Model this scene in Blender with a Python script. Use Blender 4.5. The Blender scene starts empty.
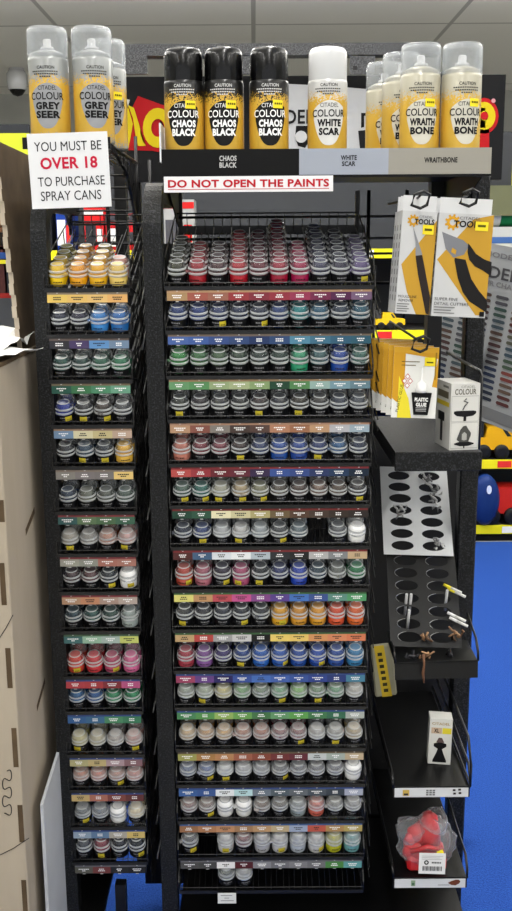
import bpy, math, random
from mathutils import Matrix, Vector
random.seed(7)
S = bpy.context.scene
COL = S.collection
PI = math.pi
# ------------------------------------------------------------------ camera
F = 1000.0; TH = math.radians(12); RO = math.radians(0.35); CY = -1.70; CZ = 1.5
cam_d = bpy.data.cameras.new('camera'); cam = bpy.data.objects.new('camera', cam_d); COL.objects.link(cam)
cam.matrix_world = Matrix.Translation((0, CY, CZ)) @ Matrix.Rotation(PI/2 - TH, 4, 'X') @ Matrix.Rotation(-RO, 4, 'Z')
cam_d.sensor_fit = 'VERTICAL'; cam_d.sensor_height = 36; cam_d.lens = 36*F/911; cam_d.clip_start = .05
S.camera = cam
def U(px, py, Y):
    a = (px-256)/F; b = (455.5-py)/F
    r = a*math.cos(RO)+b*math.sin(RO); u = -a*math.sin(RO)+b*math.cos(RO)
    d = (r, math.cos(TH)+u*math.sin(TH), -math.sin(TH)+u*math.cos(TH))
    t = (Y-CY)/d[1]
    return Vector((t*d[0], Y, CZ+t*d[2]))
# ------------------------------------------------------------------ colour
def lin(c):
    return c/12.92 if c <= .04045 else ((c+.055)/1.055)**2.4
def hx(s, a=1.0):
    if not isinstance(s, str): return s
    s = s.replace(' ', '')
    return (lin(int(s[0:2], 16)/255), lin(int(s[2:4], 16)/255), lin(int(s[4:6], 16)/255), a)
WHITE = hx('f2f2f0'); BLACK = hx('0c0c0e'); YEL = hx('f2dc30')
# ------------------------------------------------------------------ materials
MATS = {}
def newmat(name):
    m = bpy.data.materials.new(name); m.use_nodes = True
    nt = m.node_tree; b = nt.nodes['Principled BSDF']
    MATS[name] = m
    return m, nt, b
def setp(b, rough=.5, metal=0, spec=.5, coat=0):
    b.inputs['Roughness'].default_value = rough; b.inputs['Metallic'].default_value = metal
    b.inputs['Specular IOR Level'].default_value = spec; b.inputs['Coat Weight'].default_value = coat
def noise_mat(name, c1, c2, scale=20, rough=.5, metal=0, spec=.5, bump=0, detail=3, lo=.35, hi=.65, stretch=None, coat=0):
    m, nt, b = newmat(name); setp(b, rough, metal, spec, coat)
    tc = nt.nodes.new('ShaderNodeTexCoord'); n = nt.nodes.new('ShaderNodeTexNoise')
    n.inputs['Scale'].default_value = scale; n.inputs['Detail'].default_value = detail
    if stretch:
        mp = nt.nodes.new('ShaderNodeMapping'); mp.inputs['Scale'].default_value = stretch
        nt.links.new(tc.outputs['Object'], mp.inputs[0]); nt.links.new(mp.outputs[0], n.inputs['Vector'])
    else: nt.links.new(tc.outputs['Object'], n.inputs['Vector'])
    r = nt.nodes.new('ShaderNodeValToRGB'); r.color_ramp.elements[0].position = lo; r.color_ramp.elements[1].position = hi
    r.color_ramp.elements[0].color = hx(c1); r.color_ramp.elements[1].color = hx(c2)
    nt.links.new(n.outputs['Fac'], r.inputs[0]); nt.links.new(r.outputs[0], b.inputs['Base Color'])
    if bump:
        bp = nt.nodes.new('ShaderNodeBump'); bp.inputs['Strength'].default_value = bump; bp.inputs['Distance'].default_value = .002
        nt.links.new(n.outputs['Fac'], bp.inputs['Height']); nt.links.new(bp.outputs[0], b.inputs['Normal'])
    return m
noise_mat('black_wire', '070708', '0e0e10', 30, .35, 0, .5)
noise_mat('black_metal', '070708', '0d0d0f', 40, .42, 0, .25, .1)
noise_mat('tray_black', '040405', '08090a', 6, .42, 0, .35, .05)
noise_mat('hammered', '08090a', '34363a', 330, .4, .05, .3, .7, 2, .50, .72)  # hammered finish; pale specks put its small highlights into the colour
noise_mat('hammered_grey', '37383b', '6a6b6e', 380, .42, .3, .5, .5, 2, .4, .68)
noise_mat('navy_wall', '08090c', '0c0d12', 8, .6, 0, .25)
noise_mat('carpet', '1a3a80', '2c52a4', 260, .95, 0, .1, .8, 4, .3, .7)
noise_mat('bounce_vinyl', 'b4b2ac', 'bebcb6', 3, .5, 0, .3)
noise_mat('mdf', 'a89c8a', 'baae9d', 7, .75, 0, .25, .08, 6, .3, .7, (1, 1, .25))
noise_mat('mdf_dark', '4a3c2c', '5e4e3a', 14, .8, 0, .2, .1)
noise_mat('wall_paint', 'b2b3ae', 'bcbdb8', 3, .85, 0, .2)
noise_mat('white_metal', 'cfd1d3', 'e2e4e6', 12, .4, .05, .5, .05)
noise_mat('paper', 'dadad6', 'ecece8', 10, .7, 0, .3, .15)
noise_mat('foam_board', 'a9acb0', 'bcbfc3', 5, .6, 0, .3)
noise_mat('glint_silver', '8a8a8a', 'a8a8a8', 30, .3, .8)
noise_mat('red_plastic', 'b8161c', 'd83038', 25, .3, 0, .5, .1)
noise_mat('plain_black', '08080a', '0d0d10', 10, .5)
noise_mat('white_plastic', 'c4c5c6', 'd0d1d2', 10, .25, 0, .5)
noise_mat('black_gloss', '040405', '070708', 10, .2, 0, .4, coat=.1)
# printed: colour from the mesh's own print (ink) colours
m, nt, b = newmat('print'); setp(b, .45, 0, .18)
at = nt.nodes.new('ShaderNodeAttribute'); at.attribute_name = 'ink'; nt.links.new(at.outputs['Color'], b.inputs['Base Color'])
m, nt, b = newmat('print_matte'); setp(b, .8, 0, .2)
at = nt.nodes.new('ShaderNodeAttribute'); at.attribute_name = 'ink'; nt.links.new(at.outputs['Color'], b.inputs['Base Color'])
# paint in the pot: colour of the paint itself
def paintmat(name, attr=None):
    m, nt, b = newmat(name); setp(b, .22, 0, .5, .3)
    if attr: n = nt.nodes.new('ShaderNodeAttribute'); n.attribute_name = attr
    else: n = nt.nodes.new('ShaderNodeObjectInfo')
    nt.links.new(n.outputs['Color'], b.inputs['Base Color'])
paintmat('pot_lid_top'); paintmat('pot_paint'); paintmat('pot_paint_ink', 'ink')
def clear_mat(name, tint='d8dcde', opac=.4, rough=.12, objinfo=False, bump=0):
    m, nt, b = newmat(name); setp(b, rough, 0, .6)
    out = [n for n in nt.nodes if n.type == 'OUTPUT_MATERIAL'][0]
    tr = nt.nodes.new('ShaderNodeBsdfTransparent'); mx = nt.nodes.new('ShaderNodeMixShader')
    lw = nt.nodes.new('ShaderNodeLayerWeight'); lw.inputs['Blend'].default_value = .35
    ma = nt.nodes.new('ShaderNodeMath'); ma.operation = 'MULTIPLY_ADD'; ma.use_clamp = True
    nt.links.new(lw.outputs['Facing'], ma.inputs[0]); ma.inputs[1].default_value = .45; ma.inputs[2].default_value = opac
    b.inputs['Base Color'].default_value = hx(tint)
    if objinfo:
        oi = nt.nodes.new('ShaderNodeObjectInfo'); nt.links.new(oi.outputs['Color'], b.inputs['Base Color'])
        nt.links.new(oi.outputs['Alpha'], ma.inputs[2])
    if bump:
        n = nt.nodes.new('ShaderNodeTexNoise'); n.inputs['Scale'].default_value = 60
        bp = nt.nodes.new('ShaderNodeBump'); bp.inputs['Strength'].default_value = bump; bp.inputs['Distance'].default_value = .004
        nt.links.new(n.outputs['Fac'], bp.inputs['Height']); nt.links.new(bp.outputs[0], b.inputs['Normal'])
    nt.links.new(ma.outputs[0], mx.inputs[0]); nt.links.new(tr.outputs[0], mx.inputs[1]); nt.links.new(b.outputs[0], mx.inputs[2])
    nt.links.new(mx.outputs[0], out.inputs['Surface'])
    return m
clear_mat('pot_lid', objinfo=True, rough=.15)
clear_mat('pot_lid_ring', 'cdd1d2', .55, .16)
clear_mat('pot_lid_plain', 'aeb2b4', .34, .16)
clear_mat('clear_cap', 'bcc1c5', .16, .08)
clear_mat('poly_bag', 'e6eaee', .03, .08, bump=.9)
clear_mat('clear_rod', 'e6e8ea', .45, .2)
clear_mat('added_window_glass', 'f0f4f4', .0, .02)
# ceiling tiles
m, nt, b = newmat('ceiling_tiles'); setp(b, .9, 0, .1)
tc = nt.nodes.new('ShaderNodeTexCoord'); br = nt.nodes.new('ShaderNodeTexBrick'); br.offset = 0
br.inputs['Scale'].default_value = 1; br.inputs['Brick Width'].default_value = 1.2; br.inputs['Row Height'].default_value = 2.4
br.inputs['Mortar Size'].default_value = .014; br.inputs['Color1'].default_value = hx('e4e3dd'); br.inputs['Color2'].default_value = hx('e0dfd9'); br.inputs['Mortar'].default_value = hx('aeada8')
nt.links.new(tc.outputs['Object'], br.inputs['Vector']); nt.links.new(br.outputs['Color'], b.inputs['Base Color'])
# spray-can print: yellow ink below, splatter edge, base colour above (object height)
def can_mat(name, top, fleck, ylw='cfa63a'):
    m, nt, b = newmat(name); setp(b, .28, .15, .5, .2)
    tc = nt.nodes.new('ShaderNodeTexCoord'); sp = nt.nodes.new('ShaderNodeSeparateXYZ'); nt.links.new(tc.outputs['Object'], sp.inputs[0])
    n = nt.nodes.new('ShaderNodeTexNoise'); n.inputs['Scale'].default_value = 420; n.inputs['Detail'].default_value = 5
    nt.links.new(tc.outputs['Object'], n.inputs['Vector'])
    def mathn(op, a, bb, c=None):
        q = nt.nodes.new('ShaderNodeMath'); q.operation = op
        for i, v in enumerate((a, bb, c)):
            if v is None: continue
            if isinstance(v, (int, float)): q.inputs[i].default_value = v
            else: nt.links.new(v, q.inputs[i])
        return q.outputs[0]
    jit = mathn('MULTIPLY_ADD', n.outputs['Fac'], .07, -.035)
    z = mathn('ADD', sp.outputs['Z'], jit)
    up = mathn('GREATER_THAN', z, .1)
    dn = mathn('LESS_THAN', z, .008)
    mx = nt.nodes.new('ShaderNodeMix'); mx.data_type = 'RGBA'; nt.links.new(up, mx.inputs[0]); mx.inputs[6].default_value = hx(ylw); mx.inputs[7].default_value = hx(top)
    my = nt.nodes.new('ShaderNodeMix'); my.data_type = 'RGBA'; nt.links.new(dn, my.inputs[0]); nt.links.new(mx.outputs[2], my.inputs[6]); my.inputs[7].default_value = hx(fleck)
    nt.links.new(my.outputs[2], b.inputs['Base Color'])
can_mat('can_black', '101010', '101010'); can_mat('can_white', 'c2c2c0', 'd4d2c6'); can_mat('can_grey', '989b9a', '989a98', 'd2aa40'); can_mat('can_bone', 'b8b4a2', 'c4c0b0', 'd2aa40')
# ------------------------------------------------------------------ text glyphs
_tx = {}
def glyphs(s, bold=0.0):
    k = (s, bold)
    if k in _tx: return _tx[k]
    cu = bpy.data.curves.new('t', 'FONT'); cu.body = s; cu.size = 1; cu.align_x = 'CENTER'; cu.offset = bold; cu.resolution_u = 3; cu.space_character = 1.0+bold*1.5
    o = bpy.data.objects.new('t', cu); COL.objects.link(o)
    dg = bpy.context.evaluated_depsgraph_get(); me = o.evaluated_get(dg).to_mesh()
    vs = [(v.co.x, v.co.y) for v in me.vertices]; fs = [tuple(p.vertices) for p in me.polygons]
    o.evaluated_get(dg).to_mesh_clear(); bpy.data.objects.remove(o); bpy.data.curves.remove(cu)
    x0 = min(v[0] for v in vs); x1 = max(v[0] for v in vs); y0 = min(v[1] for v in vs); y1 = max(v[1] for v in vs)
    vs = [((x-(x0+x1)/2)/(x1-x0), (y-(y0+y1)/2)/(y1-y0)) for x, y in vs]
    # orientation: make all faces counter-clockwise
    _tx[k] = (vs, fs)
    return _tx[k]
# ------------------------------------------------------------------ mesh builder
class MB:
    def __init__(s): s.v = []; s.f = []; s.c = []; s.m = []; s.sm = []; s.M = Matrix.Identity(4); s.fn = None
    def pt(s, p):
        if s.fn: p = s.fn(p)
        s.v.append(tuple(s.M @ Vector(p))); return len(s.v)-1
    def face(s, pts, col=WHITE, mat=0, sm=False):
        s.f.append([s.pt(p) for p in pts]); s.c.append(hx(col)); s.m.append(mat); s.sm.append(sm)
    def idx(s, ids, col, mat, sm): s.f.append(list(ids)); s.c.append(hx(col)); s.m.append(mat); s.sm.append(sm)
    def box(s, a, b, col=WHITE, mat=0, bev=0, fc=None):
        x0, y0, z0 = a; x1, y1, z1 = b
        if bev:
            e = bev; n = 0
            P = []
            for z, i in ((z0, e), (z0+e, 0), (z1-e, 0), (z1, e)):
                P.append([s.pt((x0+i, y0+e, z)), s.pt((x0+e, y0+i, z)), s.pt((x1-e, y0+i, z)), s.pt((x1-i, y0+e, z)),
                          s.pt((x1-i, y1-e, z)), s.pt((x1-e, y1-i, z)), s.pt((x0+e, y1-i, z)), s.pt((x0+i, y1-e, z))])
            for k in range(3):
                for j in range(8):
                    s.idx((P[k][j], P[k][(j+1) % 8], P[k+1][(j+1) % 8], P[k+1][j]), col, mat, False)
            s.idx(P[0][::-1], col, mat, False); s.idx(P[3], col, mat, False); return
        q = [s.pt(p) for p in ((x0, y0, z0), (x1, y0, z0), (x1, y1, z0), (x0, y1, z0), (x0, y0, z1), (x1, y0, z1), (x1, y1, z1), (x0, y1, z1))]
        for i, t in enumerate(((0, 1, 5, 4), (1, 2, 6, 5), (2, 3, 7, 6), (3, 0, 4, 7), (4, 5, 6, 7), (3, 2, 1, 0))):
            s.idx([q[j] for j in t], fc.get(i, col) if fc else col, mat, False)
    def tube(s, pts, r=.0012, n=5, col=BLACK, mat=0, closed=False):
        pts = [Vector(p) for p in pts]; L = len(pts); rings = []
        for i, p in enumerate(pts):
            if closed: d = pts[(i+1) % L]-pts[i-1]
            else: d = (pts[min(i+1, L-1)]-pts[max(i-1, 0)])
            d.normalize(); up = Vector((0, 0, 1)) if abs(d.z) < .9 else Vector((1, 0, 0))
            a = d.cross(up).normalized(); b = a.cross(d)
            rr = r[i] if isinstance(r, (list, tuple)) else r
            rings.append([s.pt(p+a*math.cos(2*PI*k/n)*rr+b*math.sin(2*PI*k/n)*rr) for k in range(n)])
        for i in range(L if closed else L-1):
            A = rings[i]; B = rings[(i+1) % L]
            for k in range(n): s.idx((A[k], B[k], B[(k+1) % n], A[(k+1) % n]), col, mat, n > 5)
        if not closed: s.idx(rings[0], col, mat, False); s.idx(rings[-1][::-1], col, mat, False)
    def lathe(s, prof, n=20, c=(0, 0, 0), col=WHITE, mat=0, caps=True, cols=None, a0=0, a1=2*PI):
        full = abs(a1-a0-2*PI) < 1e-6; rings = []
        m = n if full else n+1
        for r, z in prof:
            rings.append([s.pt((c[0]+r*math.cos(a0+(a1-a0)*k/n), c[1]+r*math.sin(a0+(a1-a0)*k/n), c[2]+z)) for k in range(m)])
        for i in range(len(prof)-1):
            for k in range(n):
                k2 = (k+1) % m
                s.idx((rings[i][k], rings[i][k2], rings[i+1][k2], rings[i+1][k]), cols[i] if cols else col, mat, True)
        if caps and full:
            s.idx(rings[0][::-1], cols[0] if cols else col, mat, False); s.idx(rings[-1], cols[-1] if cols else col, mat, False)
    def text(s, t, cx, cz, w, h, y, col=BLACK, bold=0.0, mat=0, slope=0):
        vs, fs = glyphs(t, bold)
        ids = [s.pt((cx+x*w+slope*z*h, y, cz+z*h)) for x, z in vs]
        for f in fs: s.idx([ids[i] for i in f], col, mat, False)
    def rect(s, x0, z0, x1, z1, y, col=WHITE, mat=0, seg=1):
        for k in range(seg):
            a = x0+(x1-x0)*k/seg; b = x0+(x1-x0)*(k+1)/seg
            s.face([(a, y, z0), (b, y, z0), (b, y, z1), (a, y, z1)], col, mat)
    def cols2d(s, prof, y, col, mat=0):          # prof: list (x, zlo, zhi)
        for (xa, la, ha), (xb, lb, hb) in zip(prof, prof[1:]):
            s.face([(xa, y, la), (xb, y, lb), (xb, y, hb), (xa, y, ha)], col, mat)
    def poly(s, pts, y, col, mat=0): s.face([(x, y, z) for x, z in pts], col, mat)
    def slab(s, pts, y0, y1, col, mat=0):         # 2D outline extruded in y
        n = len(pts); s.face([(x, y0, z) for x, z in pts], col, mat); s.face([(x, y1, z) for x, z in pts][::-1], col, mat)
        for i in range(n):
            (xa, za), (xb, zb) = pts[i], pts[(i+1) % n]
            s.face([(xa, y0, za), (xa, y1, za), (xb, y1, zb), (xb, y0, zb)], col, mat)
    def mesh(s, name, mats):
        me = bpy.data.meshes.new(name); me.from_pydata(s.v, [], s.f)
        for m in (mats if isinstance(mats, (list, tuple)) else [mats]): me.materials.append(MATS[m])
        me.polygons.foreach_set('material_index', s.m); me.polygons.foreach_set('use_smooth', s.sm)
        at = me.color_attributes.new('ink', 'FLOAT_COLOR', 'CORNER')
        buf = []
        for f, c in zip(s.f, s.c): buf.extend(tuple(c)*len(f))
        at.data.foreach_set('color', buf)
        me.update(); return me
    def build(s, name, mats, parent=None, loc=(0, 0, 0), rot=(0, 0, 0)):
        return place(name, s.mesh(name, mats), parent, loc, rot)
def place(name, me, parent=None, loc=(0, 0, 0), rot=(0, 0, 0)):
    o = bpy.data.objects.new(name, me); COL.objects.link(o); o.parent = parent; o.location = loc; o.rotation_euler = rot
    return o
def tag(o, label=None, cat=None, group=None, kind=None):
    if label: o['label'] = label
    if cat: o['category'] = cat
    if group: o['group'] = group
    if kind: o['kind'] = kind
    return o
def thing(name, loc, label, cat, group=None, rot=(0, 0, 0)):
    o = place(name, None, None, loc, rot); o.empty_display_size = .02
    return tag(o, label, cat, group)
ORD = ['first', 'second', 'third', 'fourth', 'fifth', 'sixth', 'seventh', 'eighth', 'ninth', 'tenth', 'eleventh', 'twelfth', 'thirteenth', 'fourteenth', 'fifteenth', 'bottom']
def topo(i): return 'top' if i == 0 else ORD[i]
def cname(c):
    r, g, b = [int(c[i:i+2], 16)/255 for i in (0, 2, 4)]
    mx, mn = max(r, g, b), min(r, g, b); v = mx; s = (mx-mn)/mx if mx else 0
    if s < .13: return 'white' if v > .85 else 'pale grey' if v > .65 else 'mid grey' if v > .42 else 'dark grey' if v > .22 else 'black'
    d = mx-mn; h = (60*((g-b)/d % 6) if mx == r else 60*((b-r)/d+2) if mx == g else 60*((r-g)/d+4))
    if s < .3: pre = 'greyish '
    elif v < .3: pre = 'very dark '
    elif v < .5: pre = 'dark '
    elif v > .85: pre = 'bright '
    else: pre = ''
    if h < 14 or h >= 345: n = 'red'
    elif h < 40: n = 'orange' if v > .75 and s > .5 else 'brown'
    elif h < 66: n = 'yellow' if v > .6 else 'olive'
    elif h < 160: n = 'green'
    elif h < 195: n = 'teal'
    elif h < 250: n = 'blue'
    elif h < 290: n = 'purple'
    else: n = 'pink' if v > .55 else 'maroon'
    return pre+n
# ------------------------------------------------------------------ room
def struct(o): o['kind'] = 'structure'; return o
XL, XR, YB, YF, ZC = -4.2, 4.2, 7.6, -4.2, 2.8
q = MB(); q.box((XL, YF, -.05), (XR, YB, 0)); fo = q.build('floor', 'bounce_vinyl'); struct(fo)  # pale vinyl is made up, bounces neutral light onto the ceiling
q = MB(); q.box((-1.2, -.55, 0), (2.4, 3.19, .004)); q.build('carpet_area', 'carpet', fo)
q = MB(); q.box((XL, YF, ZC), (XR, YB, ZC+.05)); struct(q.build('ceiling', 'ceiling_tiles'))
q = MB(); q.box((XL, YB, 0), (XR, YB+.05, ZC)); struct(q.build('wall_back', 'wall_paint'))
q = MB(); q.box((XL, YF-.05, 0), (XR, YF, .35)); q.box((XL, YF-.05, 2.6), (XR, YF, ZC)); struct(q.build('wall_front', 'wall_paint'))
wn = MB()  # unseen shop window, added so world light brightens the room and ceiling
for k in range(6): x = XL+(XR-XL-.06)*k/5; wn.box((x, YF-.05, .35), (x+.06, YF, 2.6))
wf = wn.build('added_window_1', 'black_metal'); struct(wf)
wn = MB(); wn.box((XL, YF-.03, .35), (XR, YF-.025, 2.6)); wn.build('added_pane', 'added_window_glass', wf)
q = MB(); q.box((XL-.05, YF, 0), (XL, YB, ZC)); struct(q.build('wall_left', 'wall_paint'))
q = MB(); q.box((XR, YF, 0), (XR+.05, YB, ZC)); struct(q.build('wall_right', 'wall_paint'))
# ------------------------------------------------------------------ paint pots
def pot_meshes():
    j = MB()
    j.lathe([(.0135, 0), (.0152, .001), (.0154, .003), (.0154, .0165), (.0144, .0185), (.0138, .021)], 18, caps=True)
    j.lathe([(.0105, .022), (.0108, .030), (.0104, .0350), (.0090, .0370)], 16)
    jar = j.mesh('jar', 'pot_paint')
    l = MB()
    l.lathe([(.0152, .0168), (.0166, .0174), (.0167, .0206), (.0158, .0214)], 20, caps=False, mat=1)
    l.lathe([(.0158, .0214), (.0155, .0250)], 20, caps=False)
    l.lathe([(.0155, .0250), (.0163, .0256), (.0162, .0278), (.0150, .0292)], 20, caps=False, mat=1)
    l.lathe([(.0150, .0292), (.0145, .0325), (.0134, .0348), (.0120, .0360), (.0114, .0380)], 20, caps=False)
    l.lathe([(.0114, .0380), (.0106, .0391), (.0092, .0386)], 20, caps=False, mat=1)
    l.lathe([(.0092, .0386), (.0040, .0377), (.0008, .0376)], 20, caps=False, mat=2)
    lid = l.mesh('lid', ['pot_lid', 'pot_lid_ring', 'pot_lid_top'])
    t = MB(); t.box((-.0050, -.0205, .0222), (.0050, -.0150, .0238), bev=.0006); t.box((-.0042, -.0212, .0205), (.0042, -.0200, .0238))
    tab = t.mesh('lid_tab', 'pot_lid')
    d = MB(); R = .0157; d.fn = lambda p: (R*math.sin(p[0]/R)*(1-p[1]), -R*math.cos(p[0]/R)*(1-p[1]), p[2])
    d.rect(-.023, .0020, .023, .0160, 0, hx('101114'), seg=10)
    for k in range(6):
        x = -.0085+k*.0028; d.rect(x, .0095, x+.0019, .0119, -.01, hx('8c8c90'))
    for k in range(4):
        x = -.005+k*.0026; d.rect(x, .0055, x+.0018, .0070, -.01, hx('6c6c70'))
    label = d.mesh('label', 'print')
    d = MB(); d.fn = lambda p: (R*math.sin(p[0]/R)*(1-p[1]), -R*math.cos(p[0]/R)*(1-p[1]), p[2])
    for k in range(6):
        x = -.0085+k*.0028; d.rect(x, .0070, x+.0019, .0094, 0, hx('1a1010'))
    slim = d.mesh('label', 'print')
    y = MB(); y.fn = lambda p: (R*1.02*math.sin(p[0]/R)*(1-p[1]), -R*1.02*math.cos(p[0]/R)*(1-p[1]), p[2])
    y.rect(-.0062, .0040, .0062, .0135, 0, hx('cdbb34'), seg=4)
    for k in range(3): y.rect(-.0035+k*.0026, .0055, -.0018+k*.0026, .0078, -.012, hx('6a6210'))
    st = y.mesh('price_sticker', 'print')
    return jar, lid, tab, label, slim, st
PJ, PLID, PTAB, PLAB, PSLIM, PST = pot_meshes()
SL = math.radians(17)
PITCH = .0344
POTS = []          # collected: (priority, args)
def put_pot(x, z0, s, col, flags, name_args, rack, row, c, depth, hide):
    POTS.append(dict(x=x, z0=z0, s=s, col=col, fl=flags, rack=rack, row=row, c=c, d=depth, pr=hide))
def tray_pt(x, z0, s, t=0):
    return Vector((x, s*math.cos(SL)-t*math.sin(SL), z0+s*math.sin(SL)+t*math.cos(SL)))
ZM = [1.4151, 1.3415, 1.2645, 1.1888, 1.1109, 1.036, .9601, .8812, .805, .7255, .6533, .5702, .4974, .4224, .3458, .275]
ZL = [1.411, 1.3338, 1.2568, 1.1784, 1.1056, 1.0242, .9468, .8756, .8012, .7138, .6446, .5581, .4864, .4093, .3352]
MX0, LX0 = -.148, -.3490
ZL = [z+.002 for z in ZL]
A = lambda s: [None if t == '-' else t for t in s.split()]
MAIN = [A('3c3c22 a01e2a 4a2428 b01c2c 6a2030 9c1836 a0184a 42425e 35324a 6a5a8ay'),
 A('1f3a78 1f3a80 22346ay 1e2c50 28304ay 24407a 158a90 1a5a78 2a3a50 1a5a70'),
 A('2a8a3a 2a6a30 3a5a34 28402a 2c3c34 18382c 2a9a70 2a5a60 1e48a0 3a6a60'),
 A('30342cy 30282c 3a3a3c 2a2a2a 3a2c28y 2a2a30 3a3428y 3a3634 343c4c 3c4450'),
 A('c07868 7a2a38 7a3040 3a2a28y 2a3a6a 2450a0 24489a 283a70y 2a5a88 1e2c48'),
 A('50685cy 2a6a60y b0b0a0y b0a080y 8a8a70y 5a5248 5a4a44 7a6458 5a4c40 3c3634y'),
 A('2c3448 2a4078y b8bcc0 c8c8c8y a8b0b4 4a4e52y 6a7880 - 6a6c70 f0f0eew'),
 A('c05040y b06878 40384ay b05078y 303438y 2a3468 2444b0 284050 707470 2a8050'),
 A('3c3c3cy 2c2c34 383c48 30343cy 383c40 e0a828y d89a30 e0a028 e05830 e06828'),
 A('b04050 8a5aa0 3a2c70 2a4a90y 2f68c0 2f60b8y 2450a8 2450b0y 2a50a0 3a80b0'),
 A('8a9a8a a0b098y c0b868 50a050 3c6a48 50a070y 60b030 3a7a48y 2a8a58 a8a8a0'),
 A('c0a060 b88a48 c09850 a86848 a05838 7a2838 7a2a34y a8a8a8 9a9c98y a89870'),
 A('3a5a88 2a5898y d0d4d8y b8bcc0 888e98 50545cy 505868 40485a 50586a e8e8e8w'),
 A('7a4a48 6a4a40y e8e8e8w e8e8e4w 6a5040 5a5650 909ca0 d06858 808480 888c90'),
 A('202830y - d0d0d0y 782030 b8b8bc c8c8c8y b8c0c8 c8c8c8y b8b828 70a8a8'),
 A('- - 3a5048 a8acac - - - - - -')]
LEFT = [A('f0c818 f0a818 f0b820 e8b848'), A('20243c 201c38 3a88d0 2a70b8'), A('104a40 104038 1a6048 1a7850'),
 A('2038a0y 38383cy 4a4038y 505254'), A('303238 20405ay 24303cy e8b848'), A('243850 707468 5a6058 506058'),
 A('9a9484y 7a7870 b06848 c08c84y'), A('4a3438 6a484c 303840y f8f8f8wy'), A('284450 245450 2c5048 a0aca8'),
 A('e05040y d84048 c05070y e070a0'), A('2a68a0 2a60a0 2a9060 1a8a58'), A('c8c078y c0b890 b0a8a0 c09088y'),
 A('c07858 d0806a b8887cy d09088'), A('50606cy 40546a f0f0eew e8dcb8'), A('606468 a05058y 303038 202428y')]
MSTRIP = [('c09060', 'b08850 a8503c a06048 a02830 8c2438 9c2038 a02050 7a1c4c 5a1c50 7a5a80'),
 ('7a6858', '3a62b0 2f5aa8 2c4c90 2a4880 20386a 254a80 3a88a8 2a7090 206080 1f6078'),
 ('9a7a50', '5a9a60 4a9050 90a870 a0b07a 80a060 1f4a34 4a8a4a 8ab0a8 6a98a8 5a8090'),
 ('b08060', 'b88a60 8a4a3a 807870 4a3a34 5a4038 b87850 a0653c c09060 b0b0b8 90a8b8'),
 ('8a2028', 'c03a34 a02430 701c28 6a2434 3a2a50 2a50a0 2a4890 26386a 203c60 1c2c40'),
 ('7a1c1c', '1f4a38 2a5a44 e8e0b0 d0c890 b0a460 705c38 5a4030 4a3a30 3c3028 342c28'),
 ('8a2024', '5a2a28 3a6088 d8e0e8 e8ecf0 b0c0cc 303438 2a2a2a b0b0b0 808488 c8a878'),
 ('3a6a3a', 'e0d850 c89050 c83a4a d03890 8a3a90 5a3a98 2a70c8 30509a 509080 40a060'),
 ('3a6a3a', 'c8a060 c03028 a0a0a0 c8c8c8 202020 f0d030 f0c830 e09038 e08040 e07030'),
 ('2a4a90', 'a83060 6a3a90 2a2468 2a50a8 2f6cc8 2c5cb8 2450a8 20409a 203880 3080a0'),
 ('2a4a90', '3a8a50 4a9a40 90b840 60a838 3a7a40 58a060 50a838 388048 2a7050 a8b0a8'),
 ('6a5a40', 'a0a038 b07828 c08040 a85838 904028 7a2c2c 6a2434 c0c8c8 a0b0a8 c0a880'),
 ('2a4a90', '2a60a8 2a58a0 e8eef0 b0dce0 6a7888 50606a 606870 4a5560 3a4450 a0a8c0'),
 ('3060a0', 'a06838 b87840 c88850 a87848 c09058 c0a878 98a8c8 c84828 b88838 b8a040'),
 ('6a6a70', '505050 4a4a4a f0f0f0 5a1820 8a8a90 707074 808084 707074 3a8a30 4aa0a0')]
LSTRIP = [('8a7a60', 'e8c020 e8b838 e8b850 e8a840'), ('6a5a54', '34343c 4a3a6a 4a90d0 6a88a8'), ('7a6a50', '206050 2f7848 3a8860 5aa080'),
 ('9a7a60', '6a90b8 d8d0a0 c8b878 c0a088'), ('8a7a6c', '8a8680 80787a 7a7474 f0c858'), ('8a3038', '2f6060 5a7a50 4a7048 3a6a50'),
 ('8a3038', 'a0a090 909488 b06858 b07060'), ('8a3038', 'c09068 d08858 b09080 b8a498'), ('4a6a4a', '3a7070 90c0a0 a0b8b0 c8d048'),
 ('2a4a90', 'c02838 b82430 902430 c04080'), ('2a4a90', '2060a0 2a6a98 3a9060 2a8058'), ('2a4a90', 'b8b070 c8b068 b09098 8a6068'),
 ('2a4a90', 'd0b060 b86850 8a4038 6a3030'), ('2a4a90', '90a8c0 5a80a8 b0a898 d8b848'), ('6a6a70', '5a5a50 7a3434 2a2c30 242428')]
TOPDEPTH = [5, 4, 4, 6, 6, 8, 4, 7, 6, 5]; LTOPDEPTH = [4, 4, 4, 2]
REARC = {('m', 5): '50545c', ('m', 10): None}
TALL = {('m', 14): 1.12, ('m', 15): 1.08, ('l', 14): 1.1}
for k, v in enumerate((.96, .96, .98, .90, .87, .84, .85, .96, .96, .90, .92, .90, .88, .90)): TALL[('m', k)] = v; TALL[('l', k)] = .88 if k else .93
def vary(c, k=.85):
    return '%02x%02x%02x' % tuple(min(255, int(int(c[i:i+2], 16)*k)) for i in (0, 2, 4))
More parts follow.
